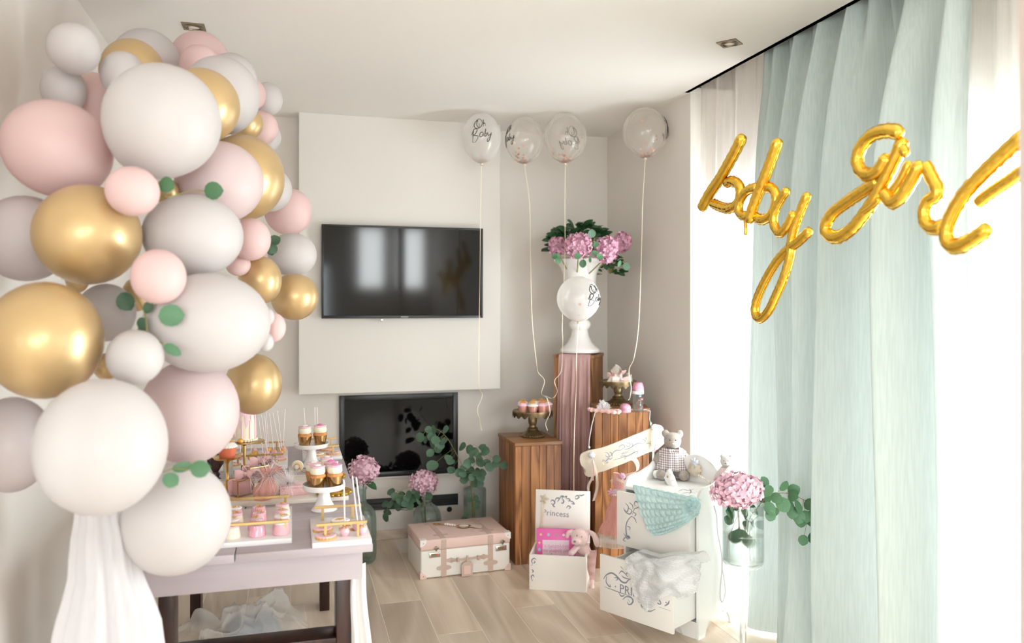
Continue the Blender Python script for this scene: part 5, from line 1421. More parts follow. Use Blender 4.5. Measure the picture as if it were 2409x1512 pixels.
for x, z in ((.075, .10), (.083, .118), (.09, .102), (.078, .135), (.068, .12)):
    b = BM(); prism(b, [(.004*math.cos(a*1.05), .004*math.sin(a*1.05)) for a in range(6)], -.0016, -.0006, T(x, 0, z)); obj('cover_flower', b, 'hyd2', fc, False)
# bunny hanging over the box's right wall
BN = BMx @ Vector((.262, .085, H))
t = thing('plush_bunny', 'pale pink plush bunny leaning out of the open white box', 'soft toy', BN, -18)
plush('body', [('e', (-.012, -.02, .082), (.046, .036, .046)), ('e', (-.032, -.050, .068), (.026, .016, .020)), ('t', [(.028, -.012, .112), (.058, -.022, .095), (.074, -.030, .06), (.076, -.034, .042)], [.010, .014, .018, .014]), ('t', [(-.045, -.005, .11), (-.068, -.004, .10), (-.078, -.006, .075)], [.009, .012, .010]),
    ('t', [(-.005, -.005, .05), (.008, .0, .018), (.03, -.003, -.01)], [.026, .034, .026]), ('t', [(-.02, -.02, .04), (-.05, -.04, .012), (-.062, -.048, .004)], [.014, .016, .016])], 'pinkplush', t, .0045, 4)
b = BM()
def bl(u, v):
    z = lerp(.015, -.145, v); w = lerp(.036, .010, v)
    return Vector((.040 + .012*v + (u-.5)*2*w, -.012 - .012*math.cos((u-.5)*PI)*(1-v*.5) + .004*math.sin(z*150), z))
grid(b, bl, 14, 30); bmesh.ops.solidify(b, geom=b.faces[:], thickness=.006); obj('comforter_cloth', b, 'pinkplush', t, ang=180)
b = BM(); tube(b, cr([(.05, -.016, -.135), (.052, -.016, -.16), (.05, -.016, -.185), (.052, -.016, -.20)], 4), [.008, .009, .011, .009, .0075, .010, .011, .009, .008, .0095, .010, .008, .006], 10) ; obj('knotted_tail', b, 'pinkplush', t)
b = BM(); ell(b, (-.040, -.064, .072), (.0075, .004, .0055), u=8, v=6); ell(b, (-.028, -.053, .099), (.0028, .002, .004), u=8, v=6); ell(b, (-.004, -.055, .094), (.0028, .002, .004), u=8, v=6); tube(b, cr([(-.045, -.062, .056), (-.030, -.066, .048), (-.012, -.058, .056)], 4), .0009, 5); obj('face_stitching', b, 'nose', t)
# ================================================================== SWEETS ON THE TABLE
def tray(label, x0, x1, y0, y1, hx0, hx1, hin=.02):
    """white marble slab with two low gold handles running across it"""
    cx_, cy_ = (x0+x1)/2, (y0+y1)/2
    t = thing('serving_tray', label, 'tray', (cx_, cy_, TZ), 0, 'white marble trays with gold handles')
    b = BM(); box(b, x0-cx_, x1-cx_, y0-cy_, y1-cy_, 0, .016, .0025); obj('slab', b, 'marble', t)
    for y in (y0-cy_+.035, y1-cy_-.03):
        b = BM(); a, c = hx0-cx_, hx1-cx_
        box(b, a, c, y-.004, y+.004, .053, .061, .0008); box(b, a+hin, a+hin+.008, y-.004, y+.004, .016, .053, .0005); box(b, c-hin-.008, c-hin, y-.004, y+.004, .016, .053, .0005)
        obj('handle', b, 'goldbar', t, False)
    return t
TT = TZ + .016
tray('large marble tray with gold handles full of mini cakes, nearest the lowest balloon', -.33, .003, 2.375, 2.757, -.31, -.006, .008)
tray('narrow marble tray with cookies at the near right table corner', .058, .226, 2.305, 2.575, .070, .215, .022)
tray('marble tray of cake pops and cookies at the back of the table', -.40, -.013, 3.48, 3.86, -.25, -.03, .03)
tray('narrow marble tray with cookies at the far right table corner', .050, .222, 3.62, 3.90, .066, .21, .022)
def mini_cake(label, x, y, kind):
    t = thing('mini_cake', label, 'cake', (x, y, TT), random.uniform(0, 90), 'mini cakes on the large tray')
    bodym, topm = {'drizzle': ('pinkglaze', 'pinkglaze'), 'cream': ('cream', 'icing_pink'), 'pink': ('poppink', 'icing_white')}[kind]
    b = BM(); lathe(b, [(0, 0), (.0235, 0), (.025, .002), (.0235, .016), (.0205, .029), (.018, .0325), (0, .0335)], 28); obj('sponge_body', b, bodym, t)
    if kind != 'drizzle':
        b = BM(); lathe(b, [(0, .0325), (.0195, .0305), (.0215, .0325), (.020, .0362), (0, .0375)], 40, wob=scal(18, .035)); obj('icing_disc', b, topm, t)
    else:
        b = BM()
        for k in range(9):
            x_ = -.018 + .0045*k; h = math.sqrt(max(0, .0195**2 - x_*x_))
            pts = [(x_*1.12, -h*1.12, .020), (x_, -h*.9, .0315), (x_+.002, 0, .0342), (x_+.004, h*.9, .0315)]
            tube(b, cr(pts, 4), .0007, 4)
        obj('drizzle', b, 'icing_white', t)
    b = BM(); rg = random.Random(int((x*7+y*3)*1e4))
    for k in range(9):
        mm = T(rg.gauss(0, .005), rg.gauss(0, .005), .0375 + rg.uniform(0, .003)) @ R('Z', rg.uniform(0, 360)) @ R('Y', rg.uniform(-40, 40)); bmesh.ops.transform(b, matrix=mm, verts=ell(b, (0, 0, 0), (.0035, .0025, .0018), u=6, v=4))
    obj('gold_topping', b, 'goldleaf', t); return t
rows_ = ['front row', 'second row', 'third row', 'back row']
for j, y in enumerate((2.425, 2.495, 2.565, 2.64)):
    for i, (x, kd) in enumerate(((-.028, 'pink' if j != 3 else 'cream'), (-.098, 'drizzle'), (-.168, 'cream' if j % 2 == 0 else 'pink'), (-.236, 'drizzle'))):
        kd2 = kd if i != 0 or j != 2 else 'cream'
        desc = {'drizzle': 'pink drizzled mini cake', 'cream': 'cream mini cake with pink top', 'pink': 'pink mini cake with white top'}[kd2]
        mini_cake('%s, %s, %s from right on large tray' % (desc, rows_[j], ['first', 'second', 'third', 'fourth'][i]), x + .003*math.sin(j*3+i), y, kd2)
def cookie(label, loc, r, icing, rz=0, tilt=0, gold=True, group='iced cookies'):
    t = thing('cookie', label, 'cookie', loc, rz, group)
    if tilt: t.rotation_euler = (rad(tilt), 0, rad(rz))
    b = BM(); lathe(b, [(0, 0), (r, 0), (r*1.02, .003), (r, .007), (0, .007)], 60, wob=scal(20, .03)); obj('biscuit', b, 'biscuit', t)
    b = BM(); lathe(b, [(0, .007), (r*.94, .007), (r*.95, .009), (r*.9, .0105), (0, .011)], 60, wob=scal(20, .04)); obj('icing', b, icing, t)
    if gold:
        b = BM(); rg = random.Random(int(loc[0]*1e4+loc[1]*1e3))
        for k in range(8):
            mm = T(rg.gauss(0, r*.2), rg.gauss(0, r*.14), .0115) @ R('Z', rg.uniform(0, 360)); bmesh.ops.transform(b, matrix=mm, verts=ell(b, (0, 0, 0), (r*.22, r*.12, .0016), u=6, v=4))
        obj('gold_leaf', b, 'goldleaf', t)
    return t
cookie('pink iced cookie with gold leaf at the front left of the near right tray', (.098, 2.345, TT), .030, 'icing_pink')
cookie('pink iced cookie behind the front one on the near right tray', (.092, 2.425, TT), .029, 'icing_pink')
cookie('white iced cookie at the back of the near right tray', (.148, 2.50, TT), .029, 'icing_white')
cookie('white iced cookie between the cake pops of the near right tray', (.165, 2.425, TT), .024, 'icing_white')
cookie('white iced cookie lying on the middle of the back cake pop tray', (-.085, 3.535, TT), .030, 'icing_white')
cookie('pink iced cookie at the right front corner of the back cake pop tray', (-.050, 3.60, TT), .030, 'icing_pink')
cookie('pink iced cookie at the left front of the back cake pop tray', (-.235, 3.53, TT), .030, 'icing_pink')
cookie('pink iced cookie on the far right tray', (.185, 3.68, TT), .031, 'icing_pink')
cookie('white iced cookie at the front of the far right tray', (.118, 3.665, TT), .028, 'icing_white')
cookie('pink iced cookie with gold leaf at the back of the far right tray', (.165, 3.78, TT), .030, 'icing_pink')
def cake_pop(label, x, y, z, m, L, lean, r=.015):
    t = thing('cake_pop', label, 'cake pop', (x, y, z), 0, 'cake pops on paper sticks')
    b = BM(); lathe(b, [(0, 0), (r*.5, .0), (r*.87, r*.5), (r, r), (r*.87, r*1.5), (r*.5, r*1.87), (0, r*2)], 20); obj('ball', b, m, t)
    b = BM(); lathe(b, [(r*.2, r*2.02), (r*.62, r*1.80), (r*.75, r*1.62), (r*.4, r*1.9)], 14, wob=scal(5, .2)); obj('gold_leaf', b, 'goldleaf', t)
    b = BM(); tube(b, [(0, 0, r*1.9), (lean[0]*L, lean[1]*L, L)], .0021, 8); obj('stick', b, 'stick', t); return t
cake_pop('pink cake pop, left one on the near right tray', .152, 2.352, TT, 'poppink', .165, (-.02, 0))
cake_pop('pink cake pop, right one at the corner of the near right tray', .202, 2.352, TT, 'poppink', .170, (-.10, .0))
cake_pop('pink cake pop behind the two front ones on the near right tray', .192, 2.40, TT, 'poppink', .165, (-.09, 0))
k = 0
for (x, y, m, lx, L) in ((-.215, 3.66, 'poppink', .0, .17), (-.17, 3.63, 'goldleaf', .06, .19), (-.155, 3.69, 'goldleaf', -.03, .185), (-.118, 3.62, 'poppink', -.10, .185), (-.105, 3.68, 'poppink', -.12, .19), (-.098, 3.57, 'poppink', -.06, .20),
        (-.075, 3.70, 'poppink', -.10, .19), (-.045, 3.66, 'poppink', -.17, .20), (-.040, 3.72, 'goldleaf', -.1, .2), (-.035, 3.78, 'poppink', .04, .2), (-.1, 3.77, 'goldleaf', -.05, .2), (-.16, 3.77, 'poppink', .02, .19)):
    k += 1
    cake_pop('%s cake pop %s on the back tray' % ({'poppink': 'pink', 'goldleaf': 'gold leafed'}[m], ['far left', 'front left', 'second from left', 'front centre', 'centre', 'front row middle', 'right of centre', 'right', 'right behind', 'back right', 'back middle', 'back left'][k-1]), x, y, TT, m, L, (lx, 0))
for i, (x, lx) in enumerate(((.070, -.06), (.108, .0), (.125, -.04))):
    cake_pop('pink cake pop %s on the far right tray behind cupcakes' % ['left', 'middle', 'right'][i], x, 3.80, TT, 'poppink', .20, (lx, 0))
def white_stand(label, x, y, h, r):
    t = thing('white_cake_stand', label, 'cake stand', (x, y, TZ), 0, 'white ceramic cake stands')
    b = BM(); lathe(b, [(0, 0), (.042, 0), (.044, .003), (.041, .007), (.032, .018), (.023, .035), (.018, h-.02), (.021, h-.006), (0, h-.006)], 36); obj('foot', b, 'ceramic', t)
    b = BM(); lathe(b, [(0, h-.007), (r*.96, h-.005), (r, h-.001), (r*1.01, h+.012), (r*.985, h+.013), (r*.97, h+.001), (0, h)], 48); obj('plate', b, 'ceramic', t)
w1 = (.108, 2.735); w2 = (.085, 3.50)
white_stand('small white cake stand with four gold cupcakes in the middle of the table', *w1, .078, .070)
white_stand('small white cake stand with two gold cupcakes near the back of the table', *w2, .088, .072)
gc = lambda label, x, y, z, deco='icing_hot', r=.0262, h=.041: cupcake(label, (x, y, z), 'goldcup', 'icing_pink', deco, r, h, 'gold cupcakes')
gc('gold cupcake at the front left of the middle white stand', w1[0]-.022, w1[1]-.030, TZ+.0785, 'icing_white')
gc('gold cupcake at the front right of the middle white stand', w1[0]+.034, w1[1]-.026, TZ+.0785)
gc('gold cupcake at the back left of the middle white stand', w1[0]-.034, w1[1]+.028, TZ+.0785, 'icing_white')
gc('gold cupcake at the back right of the middle white stand', w1[0]+.024, w1[1]+.032, TZ+.0785)
gc('gold cupcake at the left of the back white stand', w2[0]-.028, w2[1]-.018, TZ+.0885, 'icing_white', .029, .046)
gc('gold cupcake at the right of the back white stand', w2[0]+.036, w2[1]-.005, TZ+.0885, 'icing_hot', .029, .046)
# white washed board under the middle arrangement
t = thing('display_board', 'long white washed wooden board lying across the middle of the table', 'board', (-.17, 3.04, TZ), 0)
for i, (y0, y1) in enumerate(((-.19, -.105), (-.103, -.02), (-.018, .07), (.072, .16), (.162, .23))):
    b = BM(); box(b, -.29, .368 - .012*(i % 2), y0, y1, 0, .015, .002); obj('plank', b, 'whitewood', t)
BZ = TZ + .015
# ornate gold mirror frames
def ornate(label, x, y, r, z):
    t = thing('ornate_gold_dish', label, 'dish', (x, y, z), 0, 'ornate gold dishes')
    b = BM(); lathe(b, [(0, .002), (r*.7, .002), (r*.78, .010), (r*.9, .016), (r, .010), (r*.98, .002), (r*.9, 0), (0, 0)], 48); obj('dish', b, 'goldpaint', t)
    b = BM()
    for i in range(22):
        a = 2*PI*i/22; vs_ = ell(b, (0, 0, 0), (.009, .006, .006), u=8, v=5); bmesh.ops.transform(b, matrix=R('Z', math.degrees(a)) @ T(r*1.03, 0, .007) @ R('Z', 60 if i % 2 else -50), verts=vs_)
    obj('scroll_rim', b, 'goldpaint', t)
    return t
o1 = P(790, 1172, 2.83); o2 = P(783, 1106, 3.25)
ornate('ornate gold dish behind the foot of the middle white stand', .150, 2.90, .056, BZ)
ornate('ornate gold dish holding one gold cupcake behind the middle white stand', .150, 3.17, .052, BZ)
gc('single gold cupcake on the ornate gold dish', .135, 3.17, BZ+.0035, 'icing_white', .0262, .041)
b = BM(); lathe(b, [(0, 0), (.02, 0), (.022, .006), (.012, .014), (.009, .022), (.018, .03), (.022, .042), (.019, .044), (.012, .03), (0, .028)], 24); o = obj('gold_candle_cup', b, 'gold'); o.location = (.150, 2.90, BZ+.0035); tag(o, 'small polished gold candle cup in the front ornate dish', 'candle holder')
# pacifier of pale wood, biscuit
c = P(700, 1100, 3.20)
t = thing('wooden_pacifier', 'pale wooden pacifier standing on the white washed board', 'pacifier', (c.x, c.y, BZ), -12)
b = BM(); lathe(b, [(0, -.003), (.022, -.003), (.024, 0), (.022, .003), (0, .003)], 32, T(0, 0, .025) @ R('X', 90)); obj('shield', b, 'cream', t)
b = BM(); lathe(b, [(0, 0), (.011, 0), (.012, .004), (.010, .010), (0, .011)], 24, T(0, -.003, .025) @ R('X', 90)); obj('button', b, 'goldleaf', t)
b = BM(); lathe(b, [(0, .0), (.008, 0), (.009, .004), (0, .005)], 20, T(0, -.014, .025) @ R('X', 90)); obj('button_cap', b, 'icing_white', t)
b = BM(); tube(b, cr([(.01, -.006, .02), (.02, -.012, .006), (.03, -.014, .003), (.036, -.008, .003)], 4), .0015, 6); obj('ring', b, 'gold', t)
cookie('golden biscuit lying flat on the white washed board', (-.092, 3.17, BZ), .024, 'biscuit', 0, 0, True, 'biscuits on the board')
# feathers, gift boxes
def feathers(parent, c, n, L, main, seed, spread=.6, name='feather'):
    rg = random.Random(seed); b = BM(); n *= 2
    for i in range(n):
        d = (Vector(main) + Vector((rg.gauss(0, spread), rg.gauss(0, spread), rg.gauss(0, spread*.7)))).normalized()*L*rg.uniform(.5, 1.15)
        mid = d*.55 + Vector((rg.gauss(0, .1), rg.gauss(0, .1), rg.uniform(0, .35)))*L*.4; e = d + Vector((0, 0, -.12*L))
        e.z = max(e.z, -c[2] + .002)
        pts = cr([Vector(c), Vector(c) + mid, Vector(c) + e], 4); m = len(pts); rows = []
        side = d.cross(Vector((0, 0, 1))).normalized()
        for j, p in enumerate(pts):
            w = .0008*(1 - j/m) + .0002; p = Vector((p.x, p.y, max(p.z, .002)))
            rows.append((b.verts.new(p - side*w), b.verts.new(p + side*w)))
        for A, B2 in zip(rows, rows[1:]): b.faces.new((A[0], A[1], B2[1], B2[0]))
    o = obj(name, b, 'feather', parent, ang=180); o['kind'] = 'stuff'; return o
def gift_box(label, loc, rz, s, h, bow_dir):
    t = thing('glass_gift_box', label, 'gift box', loc, rz, 'glass gift boxes with pink ribbon')
    b = BM(); e = .0016
    for x in (-s, s):
        for y in (-s, s): box(b, x-e, x+e, y-e, y+e, 0, h)
    for z in (e, h-e):
        for q_ in (-s, s): box(b, -s, s, q_-e, q_+e, z-e, z+e); box(b, q_-e, q_+e, -s, s, z-e, z+e)
    obj('gold_edging', b, 'gold', t, False)
    b = BM()
    box(b, -s+e, s-e, -s-.0004, -s+.0004, 2*e, h-2*e); box(b, -s+e, s-e, s-.0004, s+.0004, 2*e, h-2*e); box(b, -s-.0004, -s+.0004, -s+e, s-e, 2*e, h-2*e); box(b, s-.0004, s+.0004, -s+e, s-e, 2*e, h-2*e)
    obj('glass_side', b, 'boxglass', t, False)
    b = BM(); box(b, -s*.86, s*.86, -s*.86, s*.86, .003, h*.86, .003); obj('pink_filling', b, 'pinkrib', t)
    strip(t, 'satin_band', [(-s*1.02, 0, .004), (-s*1.05, 0, h*.6), (-s*.98, 0, h+.002), (0, 0, h+.003), (s*.98, 0, h+.002), (s*1.08, 0, h*.6), (s*1.15, -.01, .01)], .03, 'pinkrib', .05)
    b = BM()
    def tail(u, v): return Vector((s*.6 + v*.085, (u-.5)*.032*(1 + .3*v) - .03*v, h + .004 + .022*math.sin(v*PI) - (h*.92)*v**1.5 + .006*math.sin(u*6 + v*9)))
    grid(b, tail, 8, 16)
    def tail2(u, v): return Vector((s*.4 + v*.055, -s*.6 - (u-.5)*.034 - .045*v, h + .010 + .026*math.sin(v*PI) - (h*.85)*v**1.4 + .007*math.sin(u*5 + v*8)))
    grid(b, tail2, 8, 16); obj('ribbon_tail', b, 'pinkrib', t, ang=180)
    o = satin_bow(t, (s*.5, -s*.2, h+.014), .075, .034, 'pinkrib', 'pinkrib', -30)
    feathers(t, (s*.9, -s*.6, h+.006), 60, .075, (.8, -.5, -.1), int(s*1e4)+int(loc[1]*100))
    return t
gift_box('glass gift box with gold edges and pink ribbon, front one on the board', (-.175, 2.975, BZ), 38, .033, .058, 0)
gift_box('glass gift box with gold edges and pink ribbon, rear one on the board', (-.135, 3.20, BZ), 30, .036, .060, 0)
# pink pouch, pink favour box with feather
b = BM()
def pouch(u, v):
    a = u*2*PI; z = v*.11
    r = interp([(0, .030), (.03, .040), (.065, .022), (.078, .014), (.11, .034)], z); r *= 1 + .12*math.sin(a*9)*(.3 + v)
    return Vector((r*math.cos(a) + z*.25, r*.8*math.sin(a), z))
t = thing('organza_pouch', 'pink organza favour pouch tied with white feathers on the board', 'pouch', (-.095, 2.885, BZ))
grid(b, pouch, 60, 22, True); lathe(b, [(0, .001), (.03, .001)], 20); obj('bag', b, 'pinkdress', t, ang=180)
feathers(t, (.02, -.005, .078), 90, .085, (.5, -.1, .25), 77, .7)
t = thing('favour_box', 'dusty pink flat favour box topped with a white feather on the board', 'gift box', (.005, 2.945, BZ), 4)
b = BM(); box(b, -.045, .05, -.035, .035, 0, .026, .002); obj('box_body', b, 'pinkrib', t)
b = BM(); box(b, -.047, .052, -.037, .037, .0262, .034, .002); obj('box_lid', b, 'pinkrib', t)
feathers(t, (-.01, 0, .036), 130, .075, (-.35, -.15, .35), 78, .8)
# gold rattle ring on the front gift box
t = thing('gold_ring_charm', 'small twisted gold charm lying on the front gift box', 'charm', (-.178, 3.012, BZ+.064), 20)
b = BM(); lathe(b, [(.009, -.0025), (.0115, 0), (.009, .0025), (.0065, 0)], 20, R('X', 60) @ T(0, 0, .006), closed=True); obj('ring', b, 'gold', t)
b = BM(); tube(b, [(.008, 0, .002), (.045, .004, .002)], [.0022, .002], 8); obj('chain', b, 'gold', t)
# gold single stand with red cupcake
GS = (-.224, 3.04)
t = thing('gold_cupcake_stand', 'slim gold pedestal stand carrying one red cupcake', 'cake stand', (GS[0], GS[1], BZ))
b = BM(); lathe(b, [(0, 0), (.036, 0), (.036, .002), (.030, .010), (.010, .030), (.006, .036), (.0055, .10), (.012, .112), (.014, .116), (0, .116)], 28); obj('column', b, 'gold', t)
b = BM(); lathe(b, [(0, .114), (.02, .115), (.045, .120), (.051, .128), (.049, .1285), (.02, .118), (0, .117)], 36); obj('plate', b, 'gold', t)
cupcake('cupcake in a red pleated paper cup with white frosting on the slim gold stand', (GS[0], GS[1], BZ+.117), 'redcup', 'icing_white', None, .034, .042, None, True)
# drip cake on its tall gold stand
KX, KY, KZ = -.178, 3.30, .905
t = thing('gold_cake_stand', 'tall gold stand under the pink drip cake', 'cake stand', (KX, KY, TZ))
h = KZ - TZ
b = BM(); lathe(b, [(0, 0), (.045, 0), (.045, .003), (.03, .008), (.007, .016), (.0055, .03), (.0055, h-.02), (.02, h-.004), (0, h-.004)], 28); obj('column', b, 'gold', t)
b = BM(); lathe(b, [(0, h-.004), (.074, h-.004), (.078, h-.002), (.074, h), (0, h)], 80, wob=scal(30, .012)); obj('scalloped_plate', b, 'gold', t)
t = thing('drip_cake', 'tall white cake with pink icing drips and gold crown on a gold stand', 'cake', (KX, KY, KZ))
b = BM(); lathe(b, [(0, 0), (.043, 0), (.043, .114), (.040, .118), (0, .118)], 40); obj('sponge_body', b, 'cream', t)
b = BM()
def drip(u, v):
    a = u*2*PI; L = .012 + .045*(max(0, math.sin(a*9 + math.sin(a*3)))**3) + .035*(max(0, math.sin(a*13 + 1))**4)
    if v < .5: r = .045*v*2; return Vector((r*math.cos(a), r*math.sin(a), .1195))
    k = (v-.5)*2; return Vector((.0452*math.cos(a), .0452*math.sin(a), .1195 - L*k**1.2 - .002))
grid(b, drip, 160, 16, True); obj('pink_drip', b, 'icing_pink', t, ang=180)
for a in (-100, -60, -25, 15, -140):
    b = BM(); c_, s_ = math.cos(rad(a)), math.sin(rad(a)); tube(b, [(.0438*c_, .0438*s_, .085), (.0440*c_, .0440*s_, .05), (.0442*c_, .0442*s_, .010 + .012*abs(math.sin(a)))], [.002, .0022, .003], 8); obj('long_drip', b, 'icing_pink', t)
b = BM()
for i in range(26): a = 2*PI*i/26; ell(b, (.046*math.cos(a), .046*math.sin(a), .005), .006, u=8, v=6)
obj('piped_border', b, 'cream', t)
b = BM()
for c_, r_ in (((.020, -.012, .128), .009), ((.030, -.004, .124), .006), ((.013, -.020, .124), .0065), ((.026, -.018, .123), .005), ((-.012, -.052, .008), .011)): ell(b, c_, r_)
obj('gold_ball', b, 'goldleaf', t)
b = BM()
for x, a, hh in ((-.014, -16, .07), (-.004, -4, .075), (.004, 28, .062), (-.026, -30, .06)):
    prism(b, [(-.007, 0), (.007, 0), (.001, hh), (-.002, hh)], -.0015, .0015, T(x, -.008, .116) @ R('Y', a))
obj('crown_shard', b, 'goldleaf', t, False)
b = BM(); lathe(b, [(0, -.002), (.014, -.002), (.0155, 0), (.014, .002), (0, .002)], 28, T(-.022, .004, .198) @ S(1, 1, 1.3) @ R('X', 90)); lol = obj('lollipop', b, 'boxglass', t)
b = BM(); lathe(b, [(.0145, -.003), (.0165, 0), (.0145, .003), (.0135, 0)], 32, T(-.022, .004, .198) @ S(1, 1, 1.3) @ R('X', 90), closed=True); obj('lollipop_rim', b, 'goldleaf', t)
b = BM(); tube(b, [(-.020, .004, .117), (-.022, .004, .182)], .0015, 8); obj('lollipop_stick', b, 'stick', t)
# dark amber glass goblet and two clear candle glasses left of the gift boxes
t = thing('dark_glass_goblet', 'dark amber cut glass goblet half hidden by the balloon', 'goblet', (-.285, 3.29, TZ))
b = BM(); lathe(b, [(0, 0), (.04, 0), (.042, .004), (.02, .012), (.012, .02), (.017, .03), (.010, .04), (.018, .055), (.03, .075), (.032, .11), (.030, .11), (.027, .078), (0, .06)], 24, wob=scal(12, .05)); obj('goblet', b, 'darkglass', t)
b = BM(); lathe(b, [(0, 0), (.018, 0), (.019, .003), (.019, .12), (.017, .12), (.017, .006), (0, .006)], 24); o = obj('glass_tube', b, 'clear'); o.location = (-.240, 3.30, TZ); tag(o, 'narrow clear glass tube standing beside the dark goblet', 'glass')
# ================================================================== FLOOR VASES WITH FLOWERS
def bottle(label, x, y, prof, wall=.004, rz=0, name='glass_bottle'):
    """thick walled bottle: outer profile and the offset inner one in a single closed skin"""
    inner = [(max(0.0, r - wall), z + (wall*2 if i < 2 else 0)) for i, (r, z) in enumerate(prof)]
    full = [(0, prof[0][1])] + prof + inner[::-1] + [(0, inner[0][1])]
    b = BM(); lathe(b, full, 48, wob=lambda a, r, z: (r*(1 + .006*math.sin(a*3 + z*23)), z)); o = obj(name, b, 'bottleglass', ang=60); o.location = (x, y, 0)
    return tag(o, label, 'vase', 'sea green glass bottles')
v1 = PZc(846, 1300, 0); v1 = Vector((.385, 4.52, 0))
bottle('sea green glass bottle half hidden behind the table corner', v1.x, v1.y, [(.075, 0), (.082, .01), (.085, .05), (.084, .24), (.078, .275), (.055, .305), (.032, .325), (.026, .345), (.026, .40), (.032, .41), (.030, .42)])
v2 = Vector((.775, 4.62, 0))
bottle('round shouldered sea green glass bottle behind the suitcase', v2.x, v2.y, [(.078, 0), (.085, .012), (.086, .06), (.086, .185), (.080, .225), (.060, .255), (.036, .272), (.027, .285), (.027, .30), (.034, .306), (.033, .318)])
v3 = Vector((1.075, 4.66, 0))
bottle('slim square shouldered sea green bottle behind the suitcase, right one', v3.x, v3.y, [(.062, 0), (.068, .008), (.069, .05), (.069, .325), (.066, .338), (.032, .350), (.026, .358), (.025, .40), (.030, .405), (.029, .415)])
hydrangea('pale pink hydrangea in the bottle behind the table corner', 856, 1105, 4.50, .078, .075, 21, 'hyd', (v1.x, v1.y, .05), ((-20, -.5, .09), (35, -.6, .07), (200, -.5, .08)))
hydrangea('pink hydrangea low in front of the fireplace between the bottles', 997, 1134, 4.60, .076, .062, 22, 'hyd', (v2.x, v2.y, .05), ((-30, -.6, .07), (160, -.5, .06)))
rng = random.Random(9)
def branch(label, px_path, leaves_px, kind='mid', stem='stem', L=(.045, .06), base=None, r=.0018, name='eucalyptus_branch'):
    """branch through picture-read points; one leaf per listed point, stalked back to the branch"""
    w = [Vector(base)] if base is not None else []
    w += [P(*s) for s in px_path]
    o0 = w[0].copy(); t = thing(name, label, 'foliage', o0, 0, 'eucalyptus branches')
    path = cr(w, 6); b = BM(); n = len(path)
    tube(b, [q_ - o0 for q_ in path], [r*(1 - .6*i/n) for i in range(n)], 7)
    for lf in leaves_px:
        px, py, tt = lf[:3]; ln = lf[3] if len(lf) > 3 else rng.uniform(*L)
        c = P(px, py, tt); near = min(path, key=lambda q_: (q_ - c).length)
        d = c - near
        if d.length < .01: d = Vector((rng.gauss(0, 1), rng.gauss(0, .4), rng.gauss(0, 1)))
        d.normalize(); st = c - d*ln*.5
        tube(b, [near - o0, near.lerp(st, .5) - o0 + Vector((0, 0, .004)), st - o0], .0007, 4, False)
        nn = -AXIS*rng.uniform(.6, 1.) + RIGHT*rng.gauss(0, .45) + UP*rng.uniform(-.1, .7)
        put_leaf(t, kind, st - o0, d + AXIS*rng.uniform(-.3, .3), nn, ln)
    obj('stem', b, stem, t); return t
branch('eucalyptus branch with round leaves reaching left over the middle bottle', [(985, 1175, 4.58), (975, 1150, 4.56), (955, 1148, 4.52), (930, 1165, 4.5), (912, 1190, 4.5)],
    [(x, y, 4.5 + .04*math.sin(x)) for x, y in ((920, 1157), (932, 1153), (945, 1160), (960, 1162), (972, 1172), (925, 1178), (917, 1185), (940, 1180), (953, 1185), (966, 1190), (905, 1185), (912, 1203), (935, 1192), (950, 1200), (962, 1180), (913, 1222), (908, 1216), (985, 1180), (980, 1168), (1008, 1166), (975, 1160), (930, 1168), (945, 1172), (955, 1174))], base=(v2.x, v2.y, .06))
branch('tall eucalyptus branch arching left in front of the black fireplace', [(1105, 1130, 4.62), (1085, 1090, 4.6), (1070, 1060, 4.58), (1052, 1030, 4.55), (1030, 1010, 4.52), (1008, 1008, 4.5)],
    [(1008, 1010, 4.5), (1020, 1010, 4.48), (1048, 1010, 4.5), (988, 1029, 4.5), (1016, 1026, 4.52), (1024, 1035, 4.5), (1000, 1034, 4.54), (1018, 1044, 4.55), (1030, 1042, 4.5), (1043, 1038, 4.5), (1012, 1065, 4.5), (1016, 1095, 4.5, .075), (1031, 1055, 4.53), (1060, 1085, 4.5), (1062, 1105, 4.5), (1037, 1048, 4.52), (1054, 1077, 4.52)], base=(v3.x, v3.y, .06))
branch('eucalyptus branch spreading right beside the pedestal', [(1108, 1120, 4.6), (1118, 1090, 4.55), (1130, 1060, 4.5), (1115, 1045, 4.5)], 
    [(x, y, 4.5 + .03*math.sin(y)) for x, y in ((1086, 1051), (1105, 1056), (1134, 1053), (1142, 1061), (1116, 1062), (1125, 1070), (1128, 1082), (1110, 1083), (1145, 1090), (1152, 1098), (1130, 1090), (1168, 1079), (1166, 1091), (1185, 1094), (1112, 1067), (1098, 1090))], base=(v3.x-.01, v3.y, .06))
branch('bushy eucalyptus cluster at the neck of the right bottle', [(1108, 1140, 4.6), (1110, 1118, 4.55), (1118, 1108, 4.52)],
    [(x, y, 4.52 + .04*math.sin(x*y)) for x, y in ((1088, 1113), (1092, 1127), (1104, 1112), (1110, 1122), (1120, 1125), (1126, 1118), (1132, 1124), (1115, 1135), (1128, 1136), (1080, 1112), (1136, 1112), (1120, 1112), (1098, 1120), (1108, 1104), (1124, 1108), (1090, 1100))], base=(v3.x+.012, v3.y, .06))
branch('eucalyptus twig standing inside the right glass bottle', [(1115, 1160, 4.66), (1112, 1200, 4.66)], [(1104, 1175, 4.64), (1122, 1192, 4.66), (1096, 1210, 4.64), (1092, 1220, 4.65), (1118, 1172, 4.64), (1124, 1182, 4.66)], base=(v3.x+.004, v3.y+.002, .04), L=(.035, .045))
